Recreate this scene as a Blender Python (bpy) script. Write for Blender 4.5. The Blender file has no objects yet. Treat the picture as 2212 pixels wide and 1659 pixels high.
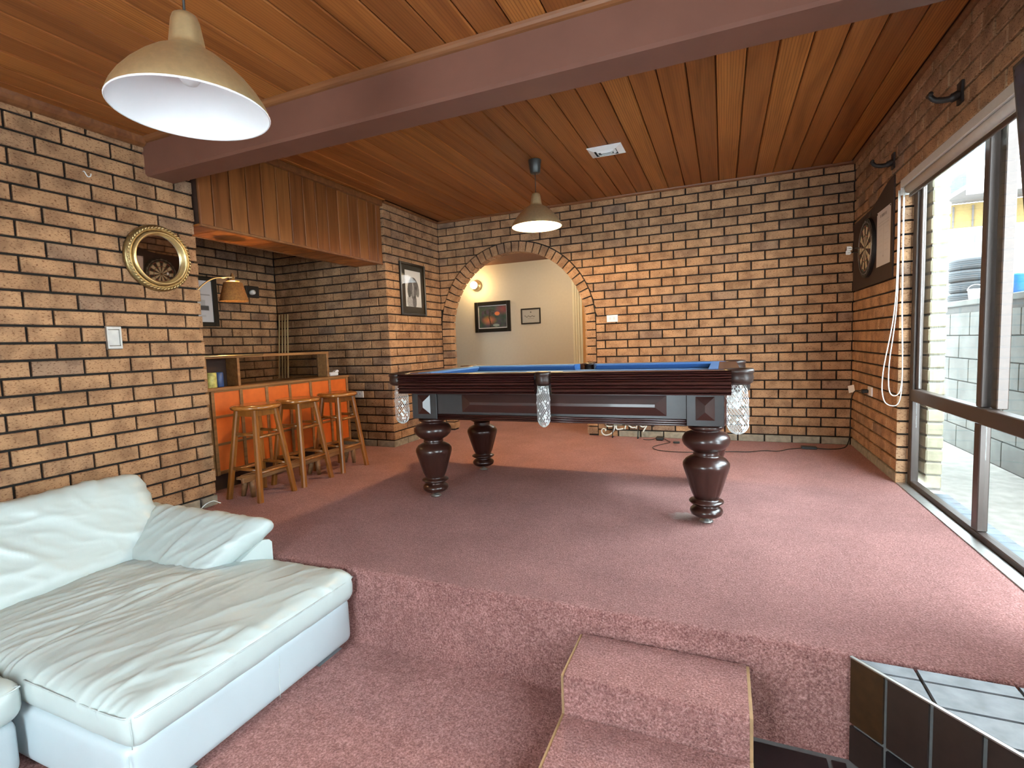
import bpy, bmesh, math, random
from math import sin, cos, pi, sqrt, radians, atan2, hypot
from mathutils import Vector, Matrix, noise as mnoise

random.seed(7)
scn = bpy.context.scene
COL = scn.collection

# ------------------------------------------------------------------ camera
CP = Vector((-1.0525, -5.2734, 1.0089))
YAW, PITCH, ROLL, FPX = 0.3986, -0.0784, -0.0364, 1087.11
_f = Vector((-sin(YAW) * cos(PITCH), cos(YAW) * cos(PITCH), sin(PITCH)))
_r0 = Vector((cos(YAW), sin(YAW), 0)); _u0 = _r0.cross(_f)
_r = _r0 * cos(ROLL) + _u0 * sin(ROLL); _u = -_r0 * sin(ROLL) + _u0 * cos(ROLL)
cam_d = bpy.data.cameras.new('camera'); cam = bpy.data.objects.new('camera', cam_d)
COL.objects.link(cam)
cam_d.sensor_fit = 'HORIZONTAL'; cam_d.sensor_width = 36.0
cam_d.lens = 36.0 * FPX / 2212.0
cam_d.clip_start = 0.02; cam_d.clip_end = 200
m = Matrix((( _r.x, _u.x, -_f.x, CP.x), (_r.y, _u.y, -_f.y, CP.y), (_r.z, _u.z, -_f.z, CP.z), (0, 0, 0, 1)))
cam.matrix_world = m
scn.camera = cam

def project(p):
    d = Vector(p) - CP
    w = d.dot(_f)
    if w < 0.05: return None
    return (1106 + FPX * d.dot(_r) / w, 829.5 - FPX * d.dot(_u) / w)

# ------------------------------------------------------------------ world, exposure
world = bpy.data.worlds.new('overcast_sky'); scn.world = world
world.use_nodes = True
wn = world.node_tree.nodes; wl = world.node_tree.links
bgn = wn['Background']
bgn.inputs['Color'].default_value = (0.80, 0.91, 1.0, 1)
bgn.inputs['Strength'].default_value = 26.0
scn.view_settings.view_transform = 'Standard'
scn.view_settings.look = 'None'
scn.view_settings.exposure = 0.06
scn.view_settings.gamma = 1.0
scn.view_settings.use_curve_mapping = False
scn.cycles.max_bounces = 10
scn.cycles.diffuse_bounces = 6
scn.cycles.transparent_max_bounces = 12

PENDANT_W = 105.0
BARLAMP_W = 95.0
SCONCE_W = 12.0
HALL_FILL_W = 10.0

# ------------------------------------------------------------------ material helpers
def new_mat(name):
    mt = bpy.data.materials.new(name); mt.use_nodes = True
    nt = mt.node_tree
    return mt, nt, nt.nodes['Principled BSDF']

def node(nt, typ, **kw):
    n = nt.nodes.new(typ)
    for k, v in kw.items():
        if k in n.inputs: n.inputs[k].default_value = v
        else: setattr(n, k, v)
    return n

def link(nt, a, b): nt.links.new(a, b)

def ramp(nt, fac, stops):
    r = nt.nodes.new('ShaderNodeValToRGB')
    e = r.color_ramp.elements
    while len(e) < len(stops): e.new(0.5)
    for el, (p, c) in zip(e, stops):
        el.position = p; el.color = (*c, 1) if len(c) == 3 else c
    if fac is not None: link(nt, fac, r.inputs['Fac'])
    return r

def mixc(nt, fac, a, b, mode='MIX'):
    mx = nt.nodes.new('ShaderNodeMix'); mx.data_type = 'RGBA'; mx.blend_type = mode
    for s, v in ((0, fac), (6, a), (7, b)):
        if hasattr(v, 'is_output'): link(nt, v, mx.inputs[s])
        elif s == 0: mx.inputs[0].default_value = v
        else: mx.inputs[s].default_value = (*v, 1)
    return mx.outputs[2]

def position(nt, scale=(1, 1, 1), rot=(0, 0, 0)):
    g = nt.nodes.new('ShaderNodeNewGeometry')
    mp = nt.nodes.new('ShaderNodeMapping')
    mp.inputs['Scale'].default_value = scale; mp.inputs['Rotation'].default_value = rot
    link(nt, g.outputs['Position'], mp.inputs['Vector'])
    return mp.outputs['Vector'], g

def bump(nt, bsdf, height, strength=0.3, dist=0.01):
    b = nt.nodes.new('ShaderNodeBump'); b.inputs['Strength'].default_value = strength
    b.inputs['Distance'].default_value = dist
    link(nt, height, b.inputs['Height']); link(nt, b.outputs['Normal'], bsdf.inputs['Normal'])

def plain(name, col, rough=0.5, metal=0.0, spec=0.5, noise_amt=0.12, nscale=30.0, bump_s=0.0, coat=0.0, emit=None, estr=0.0):
    mt, nt, b = new_mat(name)
    b.inputs['Roughness'].default_value = rough; b.inputs['Metallic'].default_value = metal
    b.inputs['Specular IOR Level'].default_value = spec
    b.inputs['Coat Weight'].default_value = coat
    v, g = position(nt)
    nz = node(nt, 'ShaderNodeTexNoise', Scale=nscale, Detail=4.0); link(nt, v, nz.inputs['Vector'])
    lo = tuple(c * (1 - noise_amt) for c in col); hi = tuple(min(1, c * (1 + noise_amt)) for c in col)
    r = ramp(nt, nz.outputs['Fac'], [(0.3, lo), (0.7, hi)])
    link(nt, r.outputs['Color'], b.inputs['Base Color'])
    if bump_s: bump(nt, b, nz.outputs['Fac'], bump_s, 0.004)
    if emit:
        b.inputs['Emission Color'].default_value = (*emit, 1); b.inputs['Emission Strength'].default_value = estr
    return mt

def brick_mat(name, island):
    mt, nt, b = new_mat(name)
    b.inputs['Roughness'].default_value = 0.8
    b.inputs['Specular IOR Level'].default_value = 0.25
    v, g = position(nt)
    if island: rnd = g.outputs['Random Per Island']
    else: rnd = nt.nodes.new('ShaderNodeObjectInfo').outputs['Random']
    base = ramp(nt, rnd, [(0.0, (0.405, 0.232, 0.125)), (0.35, (0.435, 0.252, 0.137)), (0.6, (0.38, 0.215, 0.113)), (0.90, (0.36, 0.212, 0.12)), (1.0, (0.27, 0.175, 0.12))])
    n1 = node(nt, 'ShaderNodeTexNoise', Scale=9.0, Detail=3.0); link(nt, v, n1.inputs['Vector'])
    c1 = ramp(nt, n1.outputs['Fac'], [(0.38, (0.62, 0.58, 0.56)), (0.58, (1.06, 1.04, 1.0))])
    col = mixc(nt, 0.85, base.outputs['Color'], c1.outputs['Color'], 'MULTIPLY')
    v2, _ = position(nt, (1, 1, 2.2))
    n2 = node(nt, 'ShaderNodeTexNoise', Scale=75.0, Detail=2.0, Roughness=0.6); link(nt, v2, n2.inputs['Vector'])
    c2 = ramp(nt, n2.outputs['Fac'], [(0.33, (0.36, 0.24, 0.17)), (0.44, (1, 1, 1)), (0.62, (1, 1, 1)), (0.72, (1.25, 1.22, 1.2))])
    col = mixc(nt, 0.9, col, c2.outputs['Color'], 'MULTIPLY')
    link(nt, col, b.inputs['Base Color'])
    bump(nt, b, n2.outputs['Fac'], 0.35, 0.004)
    return mt

def cedar_mat(name, axis, flat=0.0, dark=1.0):
    mt, nt, b = new_mat(name)
    b.inputs['Roughness'].default_value = 0.42
    b.inputs['Specular IOR Level'].default_value = 0.35
    rnd = nt.nodes.new('ShaderNodeObjectInfo').outputs['Random']
    sc = {'x': (0.5, 9, 9), 'y': (9, 0.5, 9), 'z': (9, 9, 0.5)}[axis]
    v, g = position(nt, sc)
    add = nt.nodes.new('ShaderNodeVectorMath'); add.operation = 'ADD'
    cmb = nt.nodes.new('ShaderNodeCombineXYZ')
    mul = nt.nodes.new('ShaderNodeMath'); mul.operation = 'MULTIPLY'; mul.inputs[1].default_value = 37.0
    link(nt, rnd, mul.inputs[0])
    for k in range(3): link(nt, mul.outputs[0], cmb.inputs[k])
    link(nt, v, add.inputs[0]); link(nt, cmb.outputs[0], add.inputs[1])
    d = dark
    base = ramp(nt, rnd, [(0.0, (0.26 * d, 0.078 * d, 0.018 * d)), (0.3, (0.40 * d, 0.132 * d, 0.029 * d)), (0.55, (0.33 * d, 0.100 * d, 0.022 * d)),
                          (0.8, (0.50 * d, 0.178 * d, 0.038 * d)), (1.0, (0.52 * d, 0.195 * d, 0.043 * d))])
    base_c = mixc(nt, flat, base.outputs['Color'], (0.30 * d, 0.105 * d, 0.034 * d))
    n1 = node(nt, 'ShaderNodeTexNoise', Scale=1.6, Detail=5.0, Distortion=1.2); link(nt, add.outputs[0], n1.inputs['Vector'])
    c1 = ramp(nt, n1.outputs['Fac'], [(0.3, (0.66, 0.58, 0.52)), (0.52, (1.0, 1.0, 1.0)), (0.75, (1.22, 1.25, 1.25))])
    wv = node(nt, 'ShaderNodeTexWave', Scale=2.4, Distortion=7.0, Detail=3.0); link(nt, add.outputs[0], wv.inputs['Vector'])
    wv.inputs['Detail Scale'].default_value = 0.7
    c2 = ramp(nt, wv.outputs['Fac'], [(0.0, (0.58, 0.48, 0.42)), (0.4, (1, 1, 1))])
    col = mixc(nt, 0.9, base_c, c1.outputs['Color'], 'MULTIPLY')
    gt = nt.nodes.new('ShaderNodeMath'); gt.operation = 'GREATER_THAN'; gt.inputs[1].default_value = 0.78; link(nt, rnd, gt.inputs[0])
    ma = nt.nodes.new('ShaderNodeMath'); ma.operation = 'MULTIPLY_ADD'; ma.inputs[1].default_value = 0.45; ma.inputs[2].default_value = 0.45; link(nt, gt.outputs[0], ma.inputs[0])
    col = mixc(nt, ma.outputs[0], col, c2.outputs['Color'], 'MULTIPLY')
    link(nt, col, b.inputs['Base Color'])
    return mt

def wood_mat(name, c0, c1, axis='z', rough=0.35, scale=6.0, coat=0.0):
    mt, nt, b = new_mat(name)
    b.inputs['Roughness'].default_value = rough; b.inputs['Coat Weight'].default_value = coat
    b.inputs['Coat Roughness'].default_value = 0.15
    k = scale
    sc = {'x': (k * .08, k, k), 'y': (k, k * .08, k), 'z': (k, k, k * .08)}[axis]
    v, g = position(nt, sc)
    n1 = node(nt, 'ShaderNodeTexNoise', Scale=4.0, Detail=6.0, Distortion=0.8); link(nt, v, n1.inputs['Vector'])
    r = ramp(nt, n1.outputs['Fac'], [(0.3, c0), (0.7, c1)])
    link(nt, r.outputs['Color'], b.inputs['Base Color'])
    return mt

def carpet_mat(name):
    mt, nt, b = new_mat(name)
    b.inputs['Roughness'].default_value = 0.95
    b.inputs['Specular IOR Level'].default_value = 0.1
    b.inputs['Sheen Weight'].default_value = 0.30
    b.inputs['Sheen Roughness'].default_value = 0.5
    b.inputs['Sheen Tint'].default_value = (1.0, 0.66, 0.60, 1)
    v, g = position(nt)
    n1 = node(nt, 'ShaderNodeTexNoise', Scale=150.0, Detail=3.0, Roughness=0.7); link(nt, v, n1.inputs['Vector'])
    c1 = ramp(nt, n1.outputs['Fac'], [(0.28, (0.12, 0.040, 0.038)), (0.5, (0.37, 0.168, 0.155)), (0.72, (0.68, 0.39, 0.36))])
    n2 = node(nt, 'ShaderNodeTexNoise', Scale=3.5, Detail=4.0, Roughness=0.6); link(nt, v, n2.inputs['Vector'])
    c2 = ramp(nt, n2.outputs['Fac'], [(0.3, (0.80, 0.78, 0.78)), (0.7, (1.06, 1.05, 1.04))])
    n3 = node(nt, 'ShaderNodeTexNoise', Scale=38.0, Detail=2.0); link(nt, v, n3.inputs['Vector'])
    c3 = ramp(nt, n3.outputs['Fac'], [(0.35, (0.84, 0.80, 0.80)), (0.6, (1.03, 1.03, 1.03))])
    col = mixc(nt, 1.0, c1.outputs['Color'], c2.outputs['Color'], 'MULTIPLY')
    col = mixc(nt, 0.9, col, c3.outputs['Color'], 'MULTIPLY')
    # pale spilt stain near a table leg
    vs_, _ = position(nt, (1, 1, 1)); sb = node(nt, 'ShaderNodeVectorMath', operation='SUBTRACT'); sb.inputs[1].default_value = (-1.268, -2.33, 0)
    link(nt, vs_, sb.inputs[0]); ln = node(nt, 'ShaderNodeVectorMath', operation='LENGTH'); link(nt, sb.outputs[0], ln.inputs[0])
    nsn = node(nt, 'ShaderNodeTexNoise', Scale=30.0, Detail=2.0); link(nt, v, nsn.inputs['Vector'])
    ad = node(nt, 'ShaderNodeMath', operation='MULTIPLY_ADD'); ad.inputs[1].default_value = 0.09; link(nt, nsn.outputs['Fac'], ad.inputs[0]); link(nt, ln.outputs['Value'], ad.inputs[2])
    st_ = ramp(nt, ad.outputs[0], [(0.085, (0.55, 0.55, 0.55)), (0.125, (0, 0, 0))])
    col = mixc(nt, st_.outputs['Color'], col, (0.62, 0.55, 0.50))
    link(nt, col, b.inputs['Base Color'])
    bump(nt, b, n1.outputs['Fac'], 1.0, 0.012)
    return mt

def leather_mat(name, col, rough=0.34):
    mt, nt, b = new_mat(name)
    b.inputs['Roughness'].default_value = rough
    v, g = position(nt)
    n1 = node(nt, 'ShaderNodeTexNoise', Scale=4.0, Detail=4.0); link(nt, v, n1.inputs['Vector'])
    r = ramp(nt, n1.outputs['Fac'], [(0.3, tuple(c * .93 for c in col)), (0.7, col)])
    link(nt, r.outputs['Color'], b.inputs['Base Color'])
    n2 = node(nt, 'ShaderNodeTexNoise', Scale=220.0, Detail=2.0); link(nt, v, n2.inputs['Vector'])
    bump(nt, b, n2.outputs['Fac'], 0.06, 0.002)
    return mt

def glass_mat(name, tint=(0.95, 0.98, 0.97), graz=0.30, face=0.025):
    mt = bpy.data.materials.new(name); mt.use_nodes = True
    nt = mt.node_tree; nt.nodes.remove(nt.nodes['Principled BSDF'])
    tr = node(nt, 'ShaderNodeBsdfTransparent'); tr.inputs['Color'].default_value = (*tint, 1)
    gl = node(nt, 'ShaderNodeBsdfGlossy'); gl.inputs['Roughness'].default_value = 0.02
    lw = node(nt, 'ShaderNodeLayerWeight'); lw.inputs['Blend'].default_value = 0.5
    pw = node(nt, 'ShaderNodeMath', operation='POWER'); pw.inputs[1].default_value = 4.0
    link(nt, lw.outputs['Facing'], pw.inputs[0])
    fr = node(nt, 'ShaderNodeMath', operation='MULTIPLY_ADD'); fr.inputs[1].default_value = graz; fr.inputs[2].default_value = face
    link(nt, pw.outputs[0], fr.inputs[0])
    mx = node(nt, 'ShaderNodeMixShader')
    link(nt, fr.outputs[0], mx.inputs[0]); link(nt, tr.outputs[0], mx.inputs[1]); link(nt, gl.outputs[0], mx.inputs[2])
    link(nt, mx.outputs[0], nt.nodes['Material Output'].inputs['Surface'])
    return mt

def print_mat(name, rough=0.5):
    mt, nt, b = new_mat(name)
    a = node(nt, 'ShaderNodeVertexColor'); a.layer_name = 'Col'
    link(nt, a.outputs['Color'], b.inputs['Base Color']); b.inputs['Roughness'].default_value = rough
    return mt

M = {}
M['brick'] = brick_mat('brick_face', False); M['brick_s'] = brick_mat('brick_face_field', True)
M['brick_base'] = plain('slurry_grey_brick', (0.27, 0.225, 0.165), 0.9, noise_amt=0.25, nscale=22)
M['mortar'] = plain('dark_mortar', (0.012, 0.009, 0.007), 0.95, noise_amt=0.3)
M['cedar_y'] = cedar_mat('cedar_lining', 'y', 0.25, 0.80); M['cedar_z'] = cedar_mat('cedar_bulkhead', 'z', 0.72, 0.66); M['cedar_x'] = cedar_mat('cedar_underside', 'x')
M['groove'] = plain('ceiling_groove', (0.03, 0.010, 0.004), 0.8)
M['trimwood'] = wood_mat('cedar_trim', (0.13, 0.042, 0.015), (0.22, 0.085, 0.03), 'x', 0.4)
M['beam'] = plain('painted_beam', (0.150, 0.060, 0.040), 0.5, noise_amt=0.08, nscale=6)
M['carpet'] = carpet_mat('pink_carpet')
M['leather'] = leather_mat('cream_leather', (0.51, 0.575, 0.56))
M['leather_w'] = leather_mat('white_leather_base', (0.50, 0.57, 0.60), 0.38)
M['piping'] = plain('leather_piping', (0.47, 0.52, 0.51), 0.5)
M['chrome'] = plain('chrome', (0.75, 0.76, 0.78), 0.15, 1.0, noise_amt=0.02)
M['brass'] = plain('brushed_brass', (0.66, 0.54, 0.30), 0.36, 0.8, noise_amt=0.06, nscale=60)
M['white_enamel'] = plain('white_enamel', (0.82, 0.82, 0.84), 0.35, noise_amt=0.01)
M['black'] = plain('black_plastic', (0.012, 0.012, 0.013), 0.45)
M['charcoal'] = plain('dark_grey_plastic', (0.035, 0.035, 0.033), 0.35)
M['white_p'] = plain('white_plastic', (0.78, 0.78, 0.76), 0.4, noise_amt=0.02)
M['maho'] = plain('dark_mahogany', (0.036, 0.0105, 0.008), 0.30, noise_amt=0.12, nscale=8, coat=0.2)
M['maho_leg'] = wood_mat('dark_mahogany_turned', (0.028, 0.009, 0.0065), (0.040, 0.013, 0.009), 'z', 0.30, 14, 0.3)
M['ebony'] = plain('satin_dark_cabinet', (0.030, 0.026, 0.027), 0.32, noise_amt=0.1)
M['felt'] = plain('blue_felt', (0.035, 0.115, 0.31), 0.9, noise_amt=0.1, nscale=120)
M['pleather'] = plain('pocket_leather', (0.030, 0.014, 0.010), 0.38, bump_s=0.1)
M['net'] = plain('white_cotton_net', (0.80, 0.83, 0.82), 0.85, noise_amt=0.05)
M['pine'] = wood_mat('varnished_pine', (0.18, 0.058, 0.009), (0.30, 0.108, 0.020), 'z', 0.28, 8, 0.5)
M['pine_x'] = wood_mat('varnished_pine_seat', (0.25, 0.083, 0.013), (0.38, 0.145, 0.028), 'y', 0.22, 8, 0.6)
M['benchwood'] = wood_mat('worn_bench_timber', (0.16, 0.075, 0.03), (0.30, 0.16, 0.07), 'y', 0.5, 8)
M['barwood'] = wood_mat('bar_timber', (0.17, 0.075, 0.025), (0.29, 0.14, 0.05), 'y', 0.4, 8)
M['orange'] = plain('orange_panel', (0.62, 0.125, 0.018), 0.42, noise_amt=0.1, nscale=14)
M['frame_alu'] = plain('bronze_window_frame', (0.060, 0.042, 0.035), 0.35, 0.3, noise_amt=0.05)
M['glass'] = glass_mat('window_glass'); M['dglass'] = glass_mat('picture_glass', (0.97, 0.97, 0.97), 0.03, 0.008)
M['smoke'] = glass_mat('tinted_glass', (0.72, 0.68, 0.64))
M['mirror'] = plain('mirror_glass', (0.80, 0.80, 0.82), 0.02, 1.0, noise_amt=0.0)
M['gilt'] = plain('antique_gilt', (0.30, 0.215, 0.095), 0.35, 0.85, noise_amt=0.35, nscale=50)
M['gilt_b'] = plain('bright_gilt', (0.62, 0.47, 0.23), 0.3, 0.85, noise_amt=0.1)
M['silver'] = plain('brushed_steel', (0.40, 0.385, 0.36), 0.42, 0.9, noise_amt=0.08)
M['plaster'] = plain('cream_plaster', (0.56, 0.50, 0.41), 0.85, noise_amt=0.02)
M['cream'] = plain('cream_trim', (0.66, 0.60, 0.45), 0.5, noise_amt=0.02)
M['doorwood'] = wood_mat('honey_door', (0.42, 0.20, 0.055), (0.56, 0.29, 0.09), 'z', 0.4)
M['blackframe'] = plain('black_frame', (0.014, 0.012, 0.010), 0.35)
M['mat_dark'] = plain('dark_mount', (0.035, 0.03, 0.02), 0.8)
M['print'] = print_mat('printed_paper')
M['dartwood'] = plain('dark_stained_board', (0.030, 0.015, 0.012), 0.6, noise_amt=0.15)
M['paper'] = plain('white_paper', (0.62, 0.60, 0.62), 0.8, noise_amt=0.02)
M['ink'] = plain('grey_ink', (0.16, 0.15, 0.16), 0.8)
M['iron'] = plain('black_iron', (0.018, 0.013, 0.011), 0.55)
M['tile_top'] = plain('slate_tile', (0.20, 0.215, 0.235), 0.42, noise_amt=0.25, nscale=18)
M['tile_face'] = plain('brown_tile', (0.030, 0.017, 0.014), 0.35, noise_amt=0.15)
M['tile_blk'] = plain('black_tile', (0.016, 0.012, 0.013), 0.3)
M['tile_rust'] = plain('rust_brown_tile', (0.045, 0.020, 0.008), 0.35, noise_amt=0.25)
M['grout'] = plain('grey_grout', (0.13, 0.135, 0.135), 0.9)
M['step_side'] = plain('raw_timber_edge', (0.36, 0.22, 0.11), 0.7)
M['concrete'] = plain('concrete_path', (0.20, 0.19, 0.165), 0.95, noise_amt=0.2, nscale=14)
M['block'] = plain('concrete_block', (0.10, 0.10, 0.088), 0.95, noise_amt=0.25, nscale=5)
M['block_m'] = plain('block_mortar', (0.06, 0.06, 0.055), 0.95)
M['paver'] = plain('blue_grey_paver', (0.11, 0.135, 0.155), 0.7, noise_amt=0.2, nscale=12)
M['limebrick'] = plain('cream_brick', (0.36, 0.32, 0.225), 0.9, noise_amt=0.15, nscale=25, bump_s=0.4)
M['whitewall'] = plain('white_render', (0.42, 0.42, 0.42), 0.9, noise_amt=0.03)
M['yellowwall'] = plain('yellow_cladding', (0.22, 0.145, 0.05), 0.8, noise_amt=0.08)
M['greyroof'] = plain('dark_eave', (0.10, 0.085, 0.08), 0.8)
M['bluegrey'] = plain('blue_grey_cladding', (0.06, 0.085, 0.13), 0.7)
M['tyre'] = plain('black_rubber', (0.010, 0.012, 0.014), 0.75)
M['dglass2'] = plain('dark_house_glass', (0.05, 0.06, 0.08), 0.1)
M['blueplastic'] = plain('blue_plastic', (0.03, 0.15, 0.45), 0.4)
M['weed'] = plain('green_weed', (0.09, 0.22, 0.035), 0.7, noise_amt=0.3)
M['blind'] = plain('roller_blind_fabric', (0.50, 0.47, 0.43), 0.85, noise_amt=0.03)
M['cord'] = plain('white_cord', (0.82, 0.85, 0.82), 0.6)
M['cue'] = wood_mat('pale_cue', (0.44, 0.32, 0.16), (0.55, 0.42, 0.23), 'z', 0.35)
M['lampshade'] = plain('brown_fabric_shade', (0.24, 0.10, 0.022), 0.9, noise_amt=0.3, nscale=80)
_nt = M['lampshade'].node_tree; _tl = _nt.nodes.new('ShaderNodeBsdfTranslucent'); _tl.inputs['Color'].default_value = (0.045, 0.018, 0.004, 1)
_ad = _nt.nodes.new('ShaderNodeAddShader'); _nt.links.new(_nt.nodes['Principled BSDF'].outputs[0], _ad.inputs[0]); _nt.links.new(_tl.outputs[0], _ad.inputs[1])
_nt.links.new(_ad.outputs[0], _nt.nodes['Material Output'].inputs['Surface'])
M['neon_off'] = plain('unlit_neon_tube', (0.72, 0.76, 0.72), 0.25, noise_amt=0.02)
M['red'] = plain('dark_red_ball', (0.22, 0.03, 0.03), 0.25)
M['tin'] = plain('yellow_green_tin', (0.42, 0.38, 0.10), 0.5, noise_amt=0.35, nscale=40)
M['bluecan'] = plain('dark_blue_can', (0.02, 0.05, 0.16), 0.4, noise_amt=0.3)
M['hallceil'] = plain('red_brown_ceiling', (0.14, 0.048, 0.02), 0.6)
M['bulb_on'] = plain('lit_bulb', (1, 0.9, 0.7), 0.4, emit=(1.0, 0.80, 0.48), estr=30.0)
M['bulb_off'] = plain('unlit_bulb', (0.85, 0.85, 0.86), 0.3, noise_amt=0.01)

# ------------------------------------------------------------------ mesh helpers
class MB:
    def __init__(s): s.v = []; s.f = []; s.sm = []; s.mi = []
    def add(s, verts, faces, smooth=False, mi=0):
        o = len(s.v); s.v += [tuple(v) for v in verts]
        for f in faces: s.f.append(tuple(i + o for i in f)); s.sm.append(smooth); s.mi.append(mi)
        return s
    def box(s, x0, x1, y0, y1, z0, z1, mi=0):
        v = [(x, y, z) for x in (x0, x1) for y in (y0, y1) for z in (z0, z1)]
        return s.add(v, [(0, 1, 3, 2), (4, 6, 7, 5), (0, 4, 5, 1), (2, 3, 7, 6), (0, 2, 6, 4), (1, 5, 7, 3)], mi=mi)
    def cbox(s, x0, x1, y0, y1, z0, z1, c=0.004, mi=0):
        """box with chamfered edges"""
        bm = bmesh.new()
        bmesh.ops.create_cube(bm, size=1)
        for v in bm.verts:
            v.co = Vector(((x0 + x1) / 2 + v.co.x * (x1 - x0), (y0 + y1) / 2 + v.co.y * (y1 - y0), (z0 + z1) / 2 + v.co.z * (z1 - z0)))
        bmesh.ops.bevel(bm, geom=list(bm.edges), offset=c, segments=1, affect='EDGES', profile=0.5)
        s.bm(bm, mi=mi); bm.free(); return s
    def bm(s, bm, smooth=False, mi=0):
        bm.verts.index_update()
        return s.add([v.co[:] for v in bm.verts], [[v.index for v in f.verts] for f in bm.faces], smooth, mi)
    def lathe(s, prof, seg=32, c=(0, 0, 0), smooth=True, axis='z', close=False, mi=0, ang=(0, 2 * pi)):
        full = abs(ang[1] - ang[0] - 2 * pi) < 1e-6
        n = seg if full else seg + 1
        vs = []
        for (r, h) in prof:
            for k in range(n):
                a = ang[0] + (ang[1] - ang[0]) * k / seg
                p = (r * cos(a), r * sin(a), h)
                if axis == 'y': p = (p[0], p[2], p[1])
                if axis == 'x': p = (p[2], p[0], p[1])
                vs.append((p[0] + c[0], p[1] + c[1], p[2] + c[2]))
        fs = []
        for i in range(len(prof) - 1):
            for k in range(seg):
                k2 = (k + 1) % n
                fs.append((i * n + k, i * n + k2, (i + 1) * n + k2, (i + 1) * n + k))
        return s.add(vs, fs, smooth, mi)
    def tube(s, pts, r, seg=8, smooth=True, cap=True, mi=0):
        pts = [Vector(p) for p in pts]; n = len(pts)
        rr = r if isinstance(r, (list, tuple)) else [r] * n
        vs = []; prev = None
        for i, p in enumerate(pts):
            t = (pts[min(i + 1, n - 1)] - pts[max(i - 1, 0)]).normalized()
            if prev is None:
                a = Vector((0, 0, 1)) if abs(t.z) < 0.9 else Vector((1, 0, 0))
                nx = t.cross(a).normalized()
            else:
                nx = (prev - t * prev.dot(t)).normalized()
            prev = nx; ny = t.cross(nx)
            for k in range(seg):
                a = 2 * pi * k / seg
                vs.append(p + (nx * cos(a) + ny * sin(a)) * rr[i])
        fs = [(i * seg + k, i * seg + (k + 1) % seg, (i + 1) * seg + (k + 1) % seg, (i + 1) * seg + k) for i in range(n - 1) for k in range(seg)]
        if cap: fs += [tuple(range(seg))[::-1], tuple((n - 1) * seg + k for k in range(seg))]
        return s.add(vs, fs, smooth, mi)
    def prism(s, poly, fn, d0, d1, mi=0, smooth=False):
        """poly: 2D points; fn(a,b,d)->3D"""
        n = len(poly)
        vs = [fn(a, b, d0) for a, b in poly] + [fn(a, b, d1) for a, b in poly]
        s.add(vs, [tuple(range(n))[::-1], tuple(range(n, 2 * n))], False, mi)
        o = len(s.v) - 2 * n
        for i in range(n):
            j = (i + 1) % n
            s.f.append((o + i, o + j, o + n + j, o + n + i)); s.sm.append(smooth); s.mi.append(mi)
        return s
    def xform(s, mat):
        s.v = [tuple(mat @ Vector(v)) for v in s.v]; return s
    def mesh(s, name, mats):
        me = bpy.data.meshes.new(name); me.from_pydata(s.v, [], s.f)
        me.polygons.foreach_set('use_smooth', s.sm); me.polygons.foreach_set('material_index', s.mi)
        for mt in (mats if isinstance(mats, (list, tuple)) else [mats]): me.materials.append(mt)
        bm = bmesh.new(); bm.from_mesh(me); bmesh.ops.recalc_face_normals(bm, faces=list(bm.faces)); bm.to_mesh(me); bm.free()
        me.update(); return me
    def obj(s, name, mats, parent=None):
        return link_obj(name, s.mesh(name, mats), parent)

def world_of(o):
    return (world_of(o.parent) if o.parent else Matrix.Identity(4)) @ o.matrix_parent_inverse @ o.matrix_basis

def link_obj(name, me, parent=None, loc=None):
    o = bpy.data.objects.new(name, me); COL.objects.link(o)
    if loc: o.location = loc
    if parent is not None:
        o.parent = parent
        o.matrix_parent_inverse = world_of(parent).inverted()
    return o

def thing(name, label, cat, loc=(0, 0, 0), group=None):
    o = bpy.data.objects.new(name, None); COL.objects.link(o); o.location = loc; o.empty_display_size = 0.05
    o['label'] = label; o['category'] = cat
    if group: o['group'] = group
    return o

def tag(o, label, cat, group=None):
    o['label'] = label; o['category'] = cat
    if group: o['group'] = group
    return o

def struct(o, label=None):
    o['kind'] = 'structure'
    if label: o['label'] = label
    return o

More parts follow.
